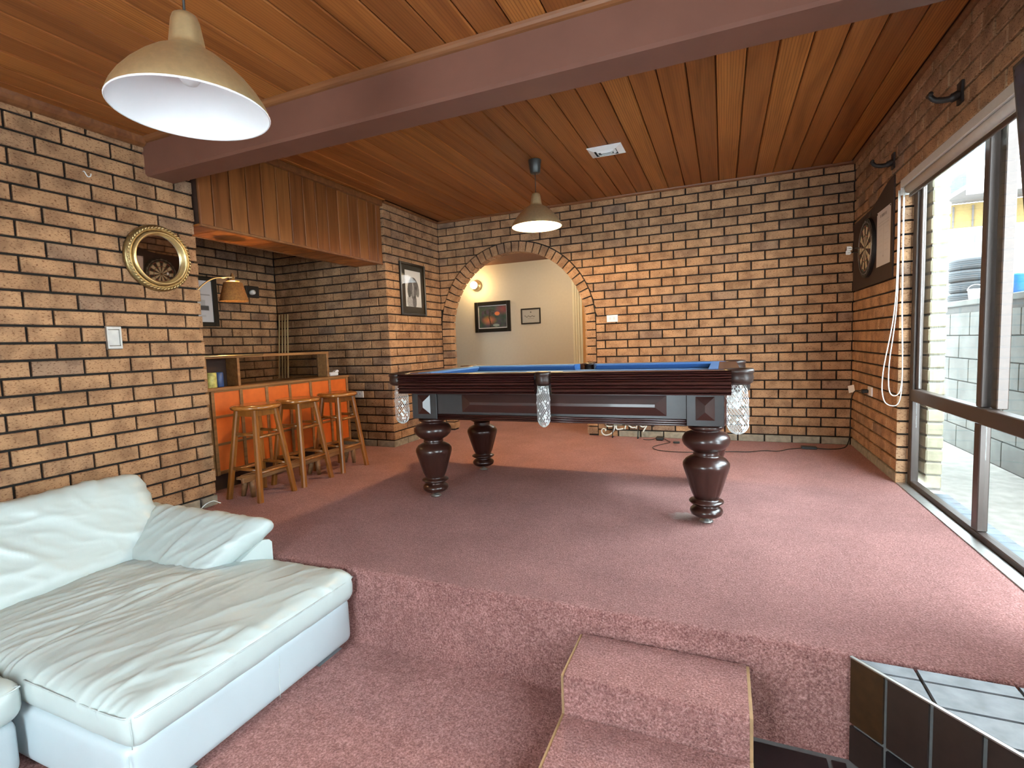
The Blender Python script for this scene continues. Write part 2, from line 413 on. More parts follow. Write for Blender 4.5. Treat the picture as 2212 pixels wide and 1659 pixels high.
def rbox(c, size, r, n=(8, 8, 4), puff=0.0, puff_side=0.0, wr=None, rot=None, shear=None):
    """rounded, puffed box as a smooth grid; wr(local point)->displacement along the normal"""
    hx, hy, hz = size[0] / 2, size[1] / 2, size[2] / 2
    h = (hx, hy, hz); bm = bmesh.new(); mb = MB()
    def axis_pts(hh, k):
        # cluster samples in the rounded edges
        a = [-hh + r * (1 - cos(t * pi / 8)) for t in range(4)]
        inner = [-hh + r + (2 * hh - 2 * r) * i / k for i in range(k + 1)]
        return a + inner + [-x for x in reversed(a)]
    P = [axis_pts(h[i], n[i]) for i in range(3)]
    vid = {}; vs = []
    def vert(i, j, k):
        key = (i, j, k)
        if key in vid: return vid[key]
        p = Vector((P[0][i], P[1][j], P[2][k]))
        q = Vector([max(-h[a] + r, min(h[a] - r, p[a])) for a in range(3)])
        d = p - q
        nrm = d.normalized() if d.length > 1e-9 else Vector((0, 0, 1))
        p2 = q + nrm * r if d.length > 1e-9 else p
        fx, fy, fz = p2.x / hx, p2.y / hy, p2.z / hz
        if puff and nrm.z > 0.02: p2 = p2 + Vector((0, 0, puff * (1 - fx ** 4) * (1 - fy ** 4)))
        if puff_side:
            p2 = p2 + Vector((nrm.x, nrm.y, 0)) * puff_side * (1 - fz * fz)
        if wr: p2 = p2 + nrm * wr(p2, nrm)
        if shear: p2 = shear(p2)
        if rot is not None: p2 = rot @ p2
        vid[key] = len(vs); vs.append(tuple(p2 + Vector(c))); return vid[key]
    fs = []
    N = [len(x) - 1 for x in P]
    for i in range(N[0]):
        for j in range(N[1]):
            fs.append((vert(i, j, N[2]), vert(i + 1, j, N[2]), vert(i + 1, j + 1, N[2]), vert(i, j + 1, N[2])))
            fs.append((vert(i, j, 0), vert(i, j + 1, 0), vert(i + 1, j + 1, 0), vert(i + 1, j, 0)))
    for i in range(N[0]):
        for k in range(N[2]):
            fs.append((vert(i, 0, k), vert(i + 1, 0, k), vert(i + 1, 0, k + 1), vert(i, 0, k + 1)))
            fs.append((vert(i, N[1], k), vert(i, N[1], k + 1), vert(i + 1, N[1], k + 1), vert(i + 1, N[1], k)))
    for j in range(N[1]):
        for k in range(N[2]):
            fs.append((vert(0, j, k), vert(0, j, k + 1), vert(0, j + 1, k + 1), vert(0, j + 1, k)))
            fs.append((vert(N[0], j, k), vert(N[0], j + 1, k), vert(N[0], j + 1, k + 1), vert(N[0], j, k + 1)))
    return mb.add(vs, fs, True)

def print_sheet(name, fn, P0, U, V, nx, ny, parent, mat='print', both=False):
    """flat printed sheet: vertex colours from fn(u,v), u right v down in 0..1"""
    P0, U, V = Vector(P0), Vector(U), Vector(V)
    vs = [P0 + U * (i / nx) + V * (j / ny) for j in range(ny + 1) for i in range(nx + 1)]
    fs = [(j * (nx + 1) + i, (j + 1) * (nx + 1) + i, (j + 1) * (nx + 1) + i + 1, j * (nx + 1) + i + 1) for j in range(ny) for i in range(nx)]
    me = bpy.data.meshes.new(name); me.from_pydata([tuple(v) for v in vs], [], fs)
    ca = me.color_attributes.new('Col', 'FLOAT_COLOR', 'POINT')
    k = 0
    for j in range(ny + 1):
        for i in range(nx + 1):
            c = fn(i / nx, j / ny)
            ca.data[k].color = (*c, 1); k += 1
    me.materials.append(M[mat])
    return link_obj(name, me, parent)

def copy_tree(root, loc, rotz=0.0):
    c = root.copy(); COL.objects.link(c); c.location = loc; c.rotation_euler = (0, 0, rotz)
    def rec(src, dst):
        for ch in list(src.children):
            k = ch.copy(); COL.objects.link(k); k.parent = dst
            rec(ch, k)
    rec(root, c)
    return c

def smoothpath(pts, sub=6):
    """Catmull-Rom through the points"""
    P = [Vector(p) for p in pts]; out = []
    for i in range(len(P) - 1):
        p0, p1, p2, p3 = P[max(i - 1, 0)], P[i], P[i + 1], P[min(i + 2, len(P) - 1)]
        for k in range(sub):
            t = k / sub
            out.append(0.5 * ((2 * p1) + (-p0 + p2) * t + (2 * p0 - 5 * p1 + 4 * p2 - p3) * t * t + (-p0 + 3 * p1 - 3 * p2 + p3) * t ** 3))
    out.append(P[-1]); return out

# ------------------------------------------------------------------ dimensions
XL = -4.2266      # left wall face
YE = -2.9645      # end of the left wall
XS = -4.154       # short side wall / back wall left corner
YB = -1.045       # bar alcove back wall face
XA = -5.65        # bar alcove left wall face
YW = -1.275       # end of the right wall before the window
ZC = 2.47         # ceiling over the platform
ZF = 2.30         # ceiling in front of the beam
ZL = -0.35        # lower floor
YN = -3.485       # platform edge
BL, BH = 0.2308, 0.086   # brick module
JZ0 = 0.07 - 0.086       # joint below the floor line
JT = 0.0125

# ------------------------------------------------------------------ brick laying
def brick_mesh(lu, lz, depth, mat='brick', cache={}):
    key = (round(lu, 3), round(lz, 3), round(depth, 3), mat)
    if key in cache: return cache[key]
    c = 0.004
    # u along x (centred), outward normal -y (front at y=0), z up (centred)
    hu, hz = lu / 2, lz / 2
    c = min(c, hu * .4)
    v = [(-hu + c, 0, -hz + c), (hu - c, 0, -hz + c), (hu - c, 0, hz - c), (-hu + c, 0, hz - c),
         (-hu, c, -hz), (hu, c, -hz), (hu, c, hz), (-hu, c, hz),
         (-hu, depth, -hz), (hu, depth, -hz), (hu, depth, hz), (-hu, depth, hz)]
    f = [(0, 1, 2, 3)]
    for a, b in ((0, 4), (4, 8)):
        for i in range(4):
            j = (i + 1) % 4
            f.append((b + i, b + j, a + j, a + i))
    me = bpy.data.meshes.new('brick'); me.from_pydata(v, [], f); me.materials.append(M[mat])
    cache[key] = me
    return me

def lay_bricks(wall, origin, udir, ndir, specs, limit=300, depth=0.055, prefix='brick', odd=None):
    """specs: list of (u0,u1,z0,z1) or ('poly', [(u,z)...]); origin + u*udir; ndir = outward normal"""
    O, U, Nn = Vector(origin), Vector(udir), Vector(ndir)
    items = []
    for sp in specs:
        poly = sp[1] if sp[0] == 'poly' else [(sp[0], sp[2]), (sp[1], sp[2]), (sp[1], sp[3]), (sp[0], sp[3])]
        pp = [project(O + U * a + Vector((0, 0, b))) for a, b in poly]
        area = 0
        if all(pp):
            n = len(pp)
            area = abs(sum(pp[i][0] * pp[(i + 1) % n][1] - pp[(i + 1) % n][0] * pp[i][1] for i in range(n))) / 2
            if not any(-5 < q[0] < 2217 and -5 < q[1] < 1664 for q in pp): area = 0
        cen = O + U * (sum(a for a, _ in poly) / len(poly))
        if (CP - cen).dot(Nn) <= 0: area *= 0.01
        items.append((area, sp, poly))
    items.sort(key=lambda t: -t[0])
    Mx = Matrix((( U.x, -Nn.x, 0, 0), (U.y, -Nn.y, 0, 0), (0, 0, 1, 0), (0, 0, 0, 1)))
    rest = MB()
    rng = random.Random(len(specs))
    for k, (area, sp, poly) in enumerate(items):
        proud = rng.uniform(-0.0015, 0.0015)
        if k < limit and area > 30:
            if sp[0] == 'poly':
                mb = MB().prism(poly, lambda a, b, d: tuple(O + U * a + Vector((0, 0, b)) - Nn * d), -proud, depth)
                mb.obj(prefix, M['brick'], wall)
            else:
                me = brick_mesh(sp[1] - sp[0], sp[3] - sp[2], depth, 'brick_base' if -.01 < sp[2] < .02 else 'brick')
                o = bpy.data.objects.new(prefix, me); COL.objects.link(o); o.parent = wall
                o.matrix_local = Matrix.Translation(O + U * (sp[0] + sp[1]) / 2 + Nn * proud + Vector((0, 0, (sp[2] + sp[3]) / 2))) @ Mx
        else:
            rest.prism(poly, lambda a, b, d: tuple(O + U * a + Vector((0, 0, b)) - Nn * d), -proud, depth)
    if rest.v:
        o = rest.obj(prefix + '_field', M['brick_s'], wall); o['kind'] = 'stuff'

def courses(z0, z1):
    """(index, za, zb) of brick rows clipped to z0..z1; index 0 is the row whose lower joint is at z=0.07"""
    out = []
    k0 = math.floor((z0 - 0.07) / BH) - 1
    for k in range(k0, 60):
        a = 0.07 + k * BH + JT / 2; b = a + BH - JT
        a2, b2 = max(a, z0), min(b, z1)
        if b2 - a2 > 0.012: out.append((k, a2, b2))
        if a > z1: break
    return out

def row_specs(u0, u1, z0, z1, phase):
    """running bond; phase(k) = position of one perpend in row k"""
    sp = []
    for k, a, b in courses(z0, z1):
        p = phase(k)
        n0 = math.floor((u0 - p) / BL) - 1
        for i in range(n0, n0 + int((u1 - u0) / BL) + 4):
            s = max(u0, p + i * BL + JT / 2); e = min(u1, p + (i + 1) * BL - JT / 2)
            if e - s > 0.02: sp.append((s, e, a, b))
    return sp

# ================================================================== SETTING
# ---- carpeted floor: platform, nosing, riser and lower floor in one sheet
prof = [(2.2, 0.0), (-3.40, 0.0)]
for i in range(9):
    a = i / 8 * pi / 2
    prof.append((YN + 0.02 - 0.02 * sin(a), -0.02 + 0.02 * cos(a)))
prof += [(YN + 0.002, -0.2), (YN + 0.004, ZL + 0.012), (YN - 0.008, ZL), (-4.2, ZL), (-7.3, ZL)]
mb = MB()
xs = [-6.2, -4.2, -2.6, -1.5, -0.7, 0.13]
vs = [(x, y, z) for x in xs for y, z in prof]; n = len(prof)
mb.add(vs, [(i * n + j, (i + 1) * n + j, (i + 1) * n + j + 1, i * n + j + 1) for i in range(len(xs) - 1) for j in range(n - 1)], True)
fl = mb.obj('floor', M['carpet']); struct(fl, 'dusty pink carpet over raised platform, riser and lower floor')

# ---- back wall with brick arch
AX, AZ, RI, RO = -3.222, 1.218, 0.82, 0.926
WT = 0.125
mb = MB()
g = 0.016
poly = [(-6.0, -0.01), (AX - RI - .012, -0.01), (AX - RI - .012, AZ)]
poly += [(AX - (RI + .012) * cos(pi * i / 32), AZ + (RI + .012) * sin(pi * i / 32)) for i in range(1, 33)]
poly += [(AX + RI + .012, -0.01), (0.26, -0.01), (0.26, ZC + .03), (-6.0, ZC + .03)]
mb.prism(poly, lambda a, b, d: (a, d, b), g, WT - 0.01)
wall_back = struct(mb.obj('wall_back', M['mortar']), 'tan brick wall with raked dark joints and a brick archway')
sp = []
for s in row_specs(XS, 0.0, 0.0, ZC, lambda k: 0.0 if k % 2 else -BL / 2):
    u0, u1, z0, z1 = s
    # clip away the arch opening
    RR = RO + 0.012
    if z1 <= AZ:
        l, r_ = AX - RR, AX + RR
        if u0 < l: 
            if min(u1, l) - u0 > .015: sp.append((u0, min(u1, l), z0, z1))
        if u1 > r_:
            if u1 - max(u0, r_) > .015: sp.append((max(u0, r_), u1, z0, z1))
        continue
    def arc(x):
        d = RR * RR - (x - AX) ** 2
        return AZ + sqrt(d) if d > 0 else -9
    N = 12
    xs_ = [u0 + (u1 - u0) * i / N for i in range(N + 1)]
    if max(arc(x) for x in xs_) <= z0: sp.append(s); continue
    # runs of x with free space above the arc
    run = []
    runs = []
    for x in xs_:
        if arc(x) < z1 - 0.004: run.append(x)
        else:
            if len(run) > 1: runs.append(run)
            run = []
    if len(run) > 1: runs.append(run)
    for run in runs:
        bot = [(x, max(z0, arc(x))) for x in run]
        # extend to where the arc meets the top of the row
        if run[-1] < u1 - 1e-6:
            dx = sqrt(max(0, RR * RR - (z1 - AZ) ** 2)); xe = AX - dx
            if run[-1] < xe < u1: bot.append((xe, z1 - .0005))
        if run[0] > u0 + 1e-6:
            dx = sqrt(max(0, RR * RR - (z1 - AZ) ** 2)); xe = AX + dx
            if u0 < xe < run[0]: bot.insert(0, (xe, z1 - .0005))
        if bot[-1][0] - bot[0][0] < 0.015: continue
        sp.append(('poly', bot + [(bot[-1][0], z1), (bot[0][0], z1)] if bot[-1][1] < z1 - .001 and bot[0][1] < z1 - .001 else
                   (bot + [(bot[0][0], z1)] if bot[0][1] < z1 - .001 else bot + [(bot[-1][0], z1)])))
lay_bricks(wall_back, (0, 0, 0), (1, 0, 0), (0, -1, 0), sp, 300)
# arch ring (voussoirs) and stacked jamb bricks
NV = 32
ring_me = None
da = pi / NV
t = da / 2 - 0.0065 / RI
t2 = da / 2 - 0.0075 / RO
wedge = MB().prism([(RI * sin(-t), RI * cos(t)), (RI * sin(t), RI * cos(t)), (RO * sin(t2), RO * cos(t2)), (RO * sin(-t2), RO * cos(t2))],
                   lambda a, b, d: (a, d, b), -0.001, WT).mesh('arch_brick', M['brick'])
for i in range(NV):
    a = -pi / 2 + da * (i + .5)
    o = bpy.data.objects.new('arch_brick', wedge); COL.objects.link(o); o.parent = wall_back
    o.location = (AX, random.uniform(-.001, .001), AZ); o.rotation_euler = (0, a, 0)
jm = MB().box(-0.055, 0.055, -0.001, WT, 0, BH - JT).mesh('jamb_brick', M['brick'])
for sx in (-1, 1):
    z = AZ - BH + JT / 2
    while z > -0.05:
        o = bpy.data.objects.new('jamb_brick', jm); COL.objects.link(o); o.parent = wall_back
        o.location = (AX + sx * (RI + RO) / 2, 0, z); z -= BH

# ---- short side wall beside the arch (dog picture)
mb = MB().box(XS - 0.11, XS - g, YB + g, 0.05, -0.01, ZC + .03)
wall_side = struct(mb.obj('wall_side', M['mortar']), 'short tan brick return wall between bar alcove and arch')
lay_bricks(wall_side, (XS, 0, 0), (0, 1, 0), (1, 0, 0), row_specs(YB, 0.0, 0, ZC, lambda k: 0.0 if k % 2 == 0 else -BL / 2), 300, 0.05)
# ---- bar alcove back wall
mb = MB().box(XA - 0.1, XS - 0.105, YB + g, YB + 0.1, -0.01, ZC + .03)
wall_bar = struct(mb.obj('wall_alcove', M['mortar']), 'dim tan brick wall at the back of the bar alcove')
lay_bricks(wall_bar, (0, YB, 0), (1, 0, 0), (0, -1, 0), row_specs(XA, XS, 0, ZC, lambda k: XS if k % 2 else XS - BL / 2), 300, 0.05)
# ---- bar alcove left wall
mb = MB().box(XA - 0.1, XA - g, YE - 0.12, YB + .06, -0.01, ZC + .03)
wall_al = struct(mb.obj('wall_alcove_left', M['mortar']), 'dim tan brick side wall behind the bar lamp')
lay_bricks(wall_al, (XA, 0, 0), (0, 1, 0), (1, 0, 0), row_specs(YE, YB, 0, ZC, lambda k: YB if k % 2 == 0 else YB - BL / 2), 300, 0.05)
# ---- left wall (front part) with its end
mb = MB().box(XL - 0.115, XL - g, -7.2, YE - g, ZL - 0.01, ZC)
mb.box(XA - 0.1, XL - 0.1, YE - 0.13, YE - 0.02, -0.01, ZC)
wall_left = struct(mb.obj('wall_left', M['mortar']), 'tan speckled brick wall with dark raked joints behind the sofa')
sp = row_specs(-7.2, YE, ZL, ZF + 0.01, lambda k: YE if k % 2 == 0 else YE - BL / 2)
lay_bricks(wall_left, (XL, 0, 0), (0, 1, 0), (1, 0, 0), sp, 300, 0.06)
# the end face bricks turn the corner
lay_bricks(wall_left, (0, YE, 0), (1, 0, 0), (0, 1, 0), [(XL - 0.11, XL - 0.061, a, b) for k, a, b in courses(0, ZC)], 0, 0.05, 'end_brick')
# ---- right wall with window opening
ZH = 1.962
mb = MB()
mb.box(g, 0.11, YW + g, 0.0145, -0.01, ZC + .03)
mb.box(g, 0.11, -7.2, YW + g, ZH + g, ZC + .03)
wall_right = struct(mb.obj('wall_right', M['mortar']), 'tan brick wall with dartboard and the big window')
sp = row_specs(YW, 0.0, 0, ZH, lambda k: YW if k % 2 else YW + BL / 2)
sp += row_specs(-7.2, 0.0, ZH + 0.005, ZC, lambda k: YW if k % 2 else YW + BL / 2)
lay_bricks(wall_right, (0, 0, 0), (0, 1, 0), (-1, 0, 0), sp, 300, 0.055)
# reveal bricks (end of the inner leaf, facing the viewer)
lay_bricks(wall_right, (0, YW, 0), (1, 0, 0), (0, -1, 0), [(0.056, 0.105, a, b) for k, a, b in courses(0, ZH)], 60, 0.05, 'reveal_brick')
lay_bricks(wall_right, (0, YW, 0), (1, 0, 0), (0, -1, 0), [(0.001, 0.0545, a, b) for k, a, b in courses(0, ZH)], 0, 0.02, 'reveal_edge')
# outer leaf pier of pale brick seen through the glass
pier = thing('brick_pier', 'pale cream brick pier standing outside the window beside the jamb', 'pier', (0.2, YW, -0.05))
pm = MB().cbox(0.150, 0.240, YW - 0.03, YW + 0.2, 0, BH * 1.0 - 0.008, 0.006)
for k in range(-1, 30):
    z = 0.07 + k * BH
    b_ = MB().cbox(0.150 + random.uniform(-.003, .003), 0.240 + random.uniform(-.004, .004), YW - 0.03, YW + 0.2, z + .004, z + BH - .004, 0.008)
    b_.obj('brick', M['limebrick'], pier)
MB().box(0.156, 0.234, YW - 0.02, YW + 0.19, -0.03, 2.6).obj('mortar_core', M['concrete'], pier)

# front (behind the camera) walls with an added daylight opening, and right pier
mb = MB()
mb.box(-4.4, -2.65, -7.35, -7.2, ZL, ZF); mb.box(-1.8, 0.11, -7.35, -7.2, ZL, ZF)
mb.box(-2.65, -1.8, -7.35, -7.2, 1.8, ZF)
wf = struct(mb.obj('wall_front', M['plaster']), 'wall behind the viewer with a glazed opening added for daylight')
mb = MB().box(g, 0.11, -4.4, -3.35, ZL, ZH + 0.02).box(g, 0.11, -7.2, -5.5, ZL, ZH + 0.02).box(g, 0.11, -5.5, -4.4, ZL, 0.45)
struct(mb.obj('wall_right_pier', M['plaster']), 'brick piers beside the added window further along')

# ---- hallway beyond the arch
YH = 1.6
mb = MB().box(-6.0, -2.99, YH, YH + 0.1, -0.01, 2.3)
struct(mb.obj('wall_hall', M['plaster']), 'cream plaster hallway wall beyond the arch')
mb = MB().box(-6.1, -6.0, WT, YH, -0.01, 2.3).box(-1.5, -1.4, WT, YH + .1, -0.01, 2.3).box(-2.2, -1.4, YH + .02, YH + .1, 0, 2.3)
struct(mb.obj('wall_hall_ends', M['plaster']), 'cream hallway end walls')
mb = MB().box(-6.1, -1.4, WT + .001, YH + 0.1, 2.19, 2.25)
struct(mb.obj('ceiling_hall', M['hallceil']), 'red-brown timber ceiling of the hallway')
dr = MB().box(-2.86, -2.2, YH + .03, YH + .07, 0.005, 2.05).obj('door_1', M['doorwood']); struct(dr, 'honey timber door at the end of the hall')
tr = MB()
for x0, x1, y0 in ((-2.99, -2.955, -.012), (-2.955, -2.925, 0.0), (-2.925, -2.895, .012), (-2.895, -2.86, .03)):
    tr.cbox(x0, x1, YH + y0, YH + .06, 0, 2.1, .003)
struct(tr.obj('trim_1', M['cream']), 'stepped cream door architrave in the hall')

# ---- ceilings: cedar boards on dark backing
cb = MB().box(-6.0, 0.11, -3.08, 0.12, ZC + 0.016, ZC + 0.06)
ceil = struct(cb.obj('ceiling', M['groove']), 'cedar board ceiling over the platform')
BW = 0.1513
def board(name, x0, x1, y0, y1, z, mat, parent, th=0.016):
    c = 0.007; q = .0022
    v = []
    for y in (y0, y1):
        v += [(x0 + q, y, z + th), (x0 + q, y, z + c), (x0 + c, y, z), (x1 - c, y, z), (x1 - q, y, z + c), (x1 - q, y, z + th)]
    f = [(i, i + 1, i + 7, i + 6) for i in range(5)] + [(5, 0, 6, 11), (0, 5, 4, 3, 2, 1), (6, 7, 8, 9, 10, 11)]
    return MB().add(v, f).obj(name, mat, parent)
x = -0.934 + 6 * BW
while x > XA:
    x1 = min(x + BW, 0.0); x0 = x
    if x1 - x0 > .03: board('board', x0, x1, -3.07, -0.001 if x0 > XS - .02 else YB - .001, ZC, M['cedar_y'], ceil)
    x -= BW
cb = MB().box(-4.33, 0.11, -7.3, -3.25, ZF + 0.016, ZF + 0.06)
ceil2 = struct(cb.obj('ceiling_front', M['groove']), 'lower cedar board ceiling in front of the beam')
x = -0.934 + 6 * BW
while x > XL - .1:
    x1 = min(x + BW, 0.0); x0 = max(x, XL + .001)
    if x1 - x0 > .02: board('board', x0, x1, -7.2, -3.255, ZF, M['cedar_y'], ceil2)
    x -= BW
# ---- painted beam
bm_ = MB().cbox(XL - .1, 0.1, -3.25, -3.07, 2.09, ZC + .03, 0.012)
struct(bm_.obj('beam_1', M['beam']), 'red-brown painted beam across the ceiling')
t_ = MB()
def quad_trim(mb, p0, p1, a, b):
    """quarter-round strip from p0 to p1, legs a and b (vectors)"""
    p0, p1, a, b = Vector(p0), Vector(p1), Vector(a), Vector(b)
    sec = [Vector((0, 0, 0))] + [a * cos(i / 4 * pi / 2) + b * sin(i / 4 * pi / 2) for i in range(5)]
    n = len(sec); vs = [p0 + s for s in sec] + [p1 + s for s in sec]
    mb.add(vs, [(i, (i + 1) % n, n + (i + 1) % n, n + i) for i in range(n)] + [tuple(range(n))[::-1], tuple(range(n, 2 * n))])
quad_trim(t_, (XL, -3.2505, ZF), (0, -3.2505, ZF), (0, -.03, 0), (0, 0, -.028))
struct(t_.obj('trim_2', M['trimwood']), 'cedar quad trim along the beam')
t_ = MB(); quad_trim(t_, (XL + .0015, -3.255, ZF), (XL + .0015, -7.2, ZF), (.05, 0, 0), (0, 0, -.05)); struct(t_.obj('trim_3', M['trimwood']), 'cedar cornice along the left wall')
t_ = MB(); quad_trim(t_, (XS, -.0015, ZC), (0, -.0015, ZC), (0, -.022, 0), (0, 0, -.022)); struct(t_.obj('trim_4', M['trimwood']), 'cedar cornice along the back wall')
t_ = MB(); quad_trim(t_, (-.0015, 0, ZC), (-.0015, -3.07, ZC), (-.022, 0, 0), (0, 0, -.022)); struct(t_.obj('trim_5', M['trimwood']), 'cedar cornice along the right wall')
t_ = MB(); quad_trim(t_, (XS + .0015, YB, ZC), (XS + .0015, 0, ZC), (.022, 0, 0), (0, 0, -.022)); struct(t_.obj('trim_6', M['trimwood']), 'cedar cornice above the short return wall')

# ---- cedar bulkhead over the bar
XB = -4.18; ZB = 1.855
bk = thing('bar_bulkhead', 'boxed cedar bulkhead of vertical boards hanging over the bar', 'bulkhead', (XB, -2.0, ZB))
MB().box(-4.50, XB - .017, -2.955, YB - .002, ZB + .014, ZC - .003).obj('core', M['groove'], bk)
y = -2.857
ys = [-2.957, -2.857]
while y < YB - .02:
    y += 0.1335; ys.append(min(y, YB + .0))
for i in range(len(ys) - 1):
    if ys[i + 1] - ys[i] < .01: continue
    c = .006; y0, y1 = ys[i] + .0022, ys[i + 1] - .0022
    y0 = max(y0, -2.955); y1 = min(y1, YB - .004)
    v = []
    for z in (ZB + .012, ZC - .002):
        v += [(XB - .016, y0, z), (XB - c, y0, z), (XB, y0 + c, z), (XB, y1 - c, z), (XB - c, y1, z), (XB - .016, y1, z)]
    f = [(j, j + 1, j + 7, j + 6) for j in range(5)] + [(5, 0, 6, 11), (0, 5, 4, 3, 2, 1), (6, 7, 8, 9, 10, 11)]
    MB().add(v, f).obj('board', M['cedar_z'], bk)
# underside boards running across
y = -2.955
while y < YB - .02:
    y1 = min(y + .15, YB - .004); c = .004
    v = []
    for xx in (-4.495, XB - .02):
        v += [(xx, y + .0008, ZB + .014), (xx, y + .0008, ZB + c), (xx, y + c, ZB), (xx, y1 - c, ZB), (xx, y1 - .0008, ZB + c), (xx, y1 - .0008, ZB + .014)]
    f = [(j, j + 1, j + 7, j + 6) for j in range(5)] + [(5, 0, 6, 11), (0, 5, 4, 3, 2, 1), (6, 7, 8, 9, 10, 11)]
    MB().add(v, f).obj('underside_board', M['cedar_x'], bk); y = y1
MB().cbox(XB - .02, XB + .004, -2.955, YB - .004, ZB - .006, ZB + .012, .003).obj('edge_strip', M['trimwood'], bk)
MB().cbox(-4.512, -4.495, -2.955, YB - .004, ZB - .006, ZB + .05, .003).obj('edge_strip', M['trimwood'], bk)
MB().cbox(XB, XB + .03, -2.95, YB - .004, ZC - .055, ZC - .002, .004).obj('cornice', M['trimwood'], bk)

# ---- window
XW0, XW1 = 0.062, 0.105
win = struct(MB().cbox(XW0, XW1, YW - .062, YW - .003, 0.0, ZH, .004).obj('window_1', M['frame_alu']), 'bronze aluminium window with fixed lower panes and sliding upper panes')
def wbar(y0, y1, z0, z1, x0=XW0, x1=XW1, nm='window_frame'): MB().cbox(x0, x1, y0, y1, z0, z1, .004).obj(nm, M['frame_alu'], win)
wbar(-3.35, YW - .063, 0.002, 0.035); wbar(-3.35, YW - .063, ZH - .045, ZH - .003)
wbar(-3.35, YW - .063, 0.555, 0.632, XW0 - .006, XW1 + .004, 'transom')
wbar(-2.265, -2.205, 0.036, 0.554, nm='mullion'); wbar(-2.262, -2.212, 0.633, ZH - .046, nm='mullion'); wbar(-2.335, -2.275, 0.633, ZH - .046, XW0 + .03, XW1 + .03, 'sash_stile')
wbar(YW - .10, YW - .064, 0.633, ZH - .046, XW0 + .015, XW1 - .005, 'sash_stile')
wbar(-3.35, -3.30, 0.036, ZH - .046, nm='window_frame')
for y0, y1, z0, z1 in ((-2.204, YW - .064, .036, .554), (-3.299, -2.266, .036, .554), (-2.211, YW - .101, .633, ZH - .046), (-3.299, -2.263, .633, ZH - .046)):
    MB().box(.084, .088, y0, y1, z0, z1).obj('pane', M['glass'], win)
MB().cbox(0.0, 0.061, -3.34, YW - .004, -.001, .006, .002).obj('sill_strip', M['silver'], win)
w2 = struct(MB().cbox(XW0, XW1, -5.5, -4.4, .45, .50, .003).cbox(XW0, XW1, -5.5, -4.4, ZH - .04, ZH, .003).cbox(XW0, XW1, -4.9, -4.85, .50, ZH - .04, .003).obj('window_added_side', M['frame_alu']), 'unseen window beside the viewer, added for daylight')  # out-of-view window, added to bring in daylight from the side
MB().box(.084, .088, -5.5, -4.4, .50, ZH - .04).obj('pane', M['glass'], w2)
w3 = struct(MB().cbox(-2.65, -1.8, -7.3, -7.25, ZL, ZL + .05, .003).cbox(-2.65, -1.8, -7.3, -7.25, 1.75, 1.8, .003).obj('window_added_rear', M['frame_alu']), 'unseen glazed door behind the viewer, added for daylight')  # out-of-view glazing, added to light the room from behind the camera
MB().box(-2.65, -1.8, -7.28, -7.276, ZL + .05, 1.75).obj('pane', M['glass'], w3)

# ================================================================== OUTDOORS
ZG = -0.055
o = MB().box(0.27, 0.88, -9, 6, ZG - .1, ZG).obj('ground_outside', M['concrete']); struct(o, 'pale concrete path outside the window')
o = MB().box(1.081, 30, -3.25, 40, 0.9, 1.0).obj('ground_upper', M['concrete']); struct(o, 'higher ground beyond the block wall')
pv = struct(MB().box(0.112, 0.268, -6, -1.31, ZG - .1, ZG - .006).obj('ground_edging', M['block_m']), 'row of blue-grey pavers along the window')
pm = MB().cbox(0.114, 0.266, -.048, .048, ZG - .05, ZG + .012, .004).mesh('paver', M['paver'])
y = -1.36
while y > -3.6:
    o = bpy.data.objects.new('paver', pm); COL.objects.link(o); o.parent = pv; o.location = (0, y, random.uniform(-.002, .002)); y -= .105
bw = struct(MB().box(0.895, 1.08, -3.25, 6, ZG - .1, 1.20).obj('wall_garden', M['block_m']), 'grey concrete block retaining wall outside')
bmh = MB().cbox(-.197, .197, 0, .05, 0, .19, .004)
for r_ in range(6):
    z = ZG + .003 + r_ * .2
    y = -3.2 + (.2 if r_ % 2 else 0)
    while y < 5.6:
        b_ = MB().cbox(.88, .93, y, y + .392, z, z + .192, .004).obj('block', M['block'], bw); y += .4
    
MB().cbox(.872, 1.09, -3.26, 6, 1.201, 1.25, .006).obj('capping', M['block'], bw)
struct(MB().box(0.112, 0.38, -8, 1.2, 2.52, 2.62).box(0.112, 0.25, -8, 1.2, 2.62, 4.2).obj('sky_shade_eave', M['greyroof']), 'unseen eave added to shade the path outside the window')  # out of view, added to cut skylight on the path and block wall
# neighbouring house facing us
YN2 = 9.0
def hx(px, py, Y=YN2):
    d = _f + _r * ((px - 1106) / FPX) - _u * ((py - 829.5) / FPX)
    t = (Y - CP.y) / d.y
    return CP + d * t
nb = thing('neighbour_house', 'white two-storey house with yellow cladding band and balcony beyond the block wall', 'house', (8, YN2, 1.0))
p = [hx(2040, 660), hx(2300, 380)]
xl, xr = hx(2046, 600).x, hx(2420, 600).x
MB().box(xl, xr, YN2, YN2 + .3, 1.0, hx(2100, 490).z).obj('wall', M['whitewall'], nb)
MB().box(xl, xr, YN2 - .01, YN2 + .3, hx(2100, 490).z + .005, hx(2085, 440).z).obj('cladding', M['yellowwall'], nb)
for i in range(18):
    xx = xl + .05 + i * .34
    MB().box(xx, xx + .03, YN2 - .03, YN2 - .012, hx(2100, 490).z + .01, hx(2085, 445).z).obj('batten', M['greyroof'], nb)
zb_ = hx(2085, 440).z
MB().box(xl - .2, xr, YN2 - 1.4, YN2 - .02, zb_ + .01, zb_ + .1).obj('eave', M['greyroof'], nb)
MB().box(xl - .2, xr, YN2 - 1.5, YN2 - 1.41, zb_ - .1, zb_ + .5).obj('balcony_fascia', M['whitewall'], nb)
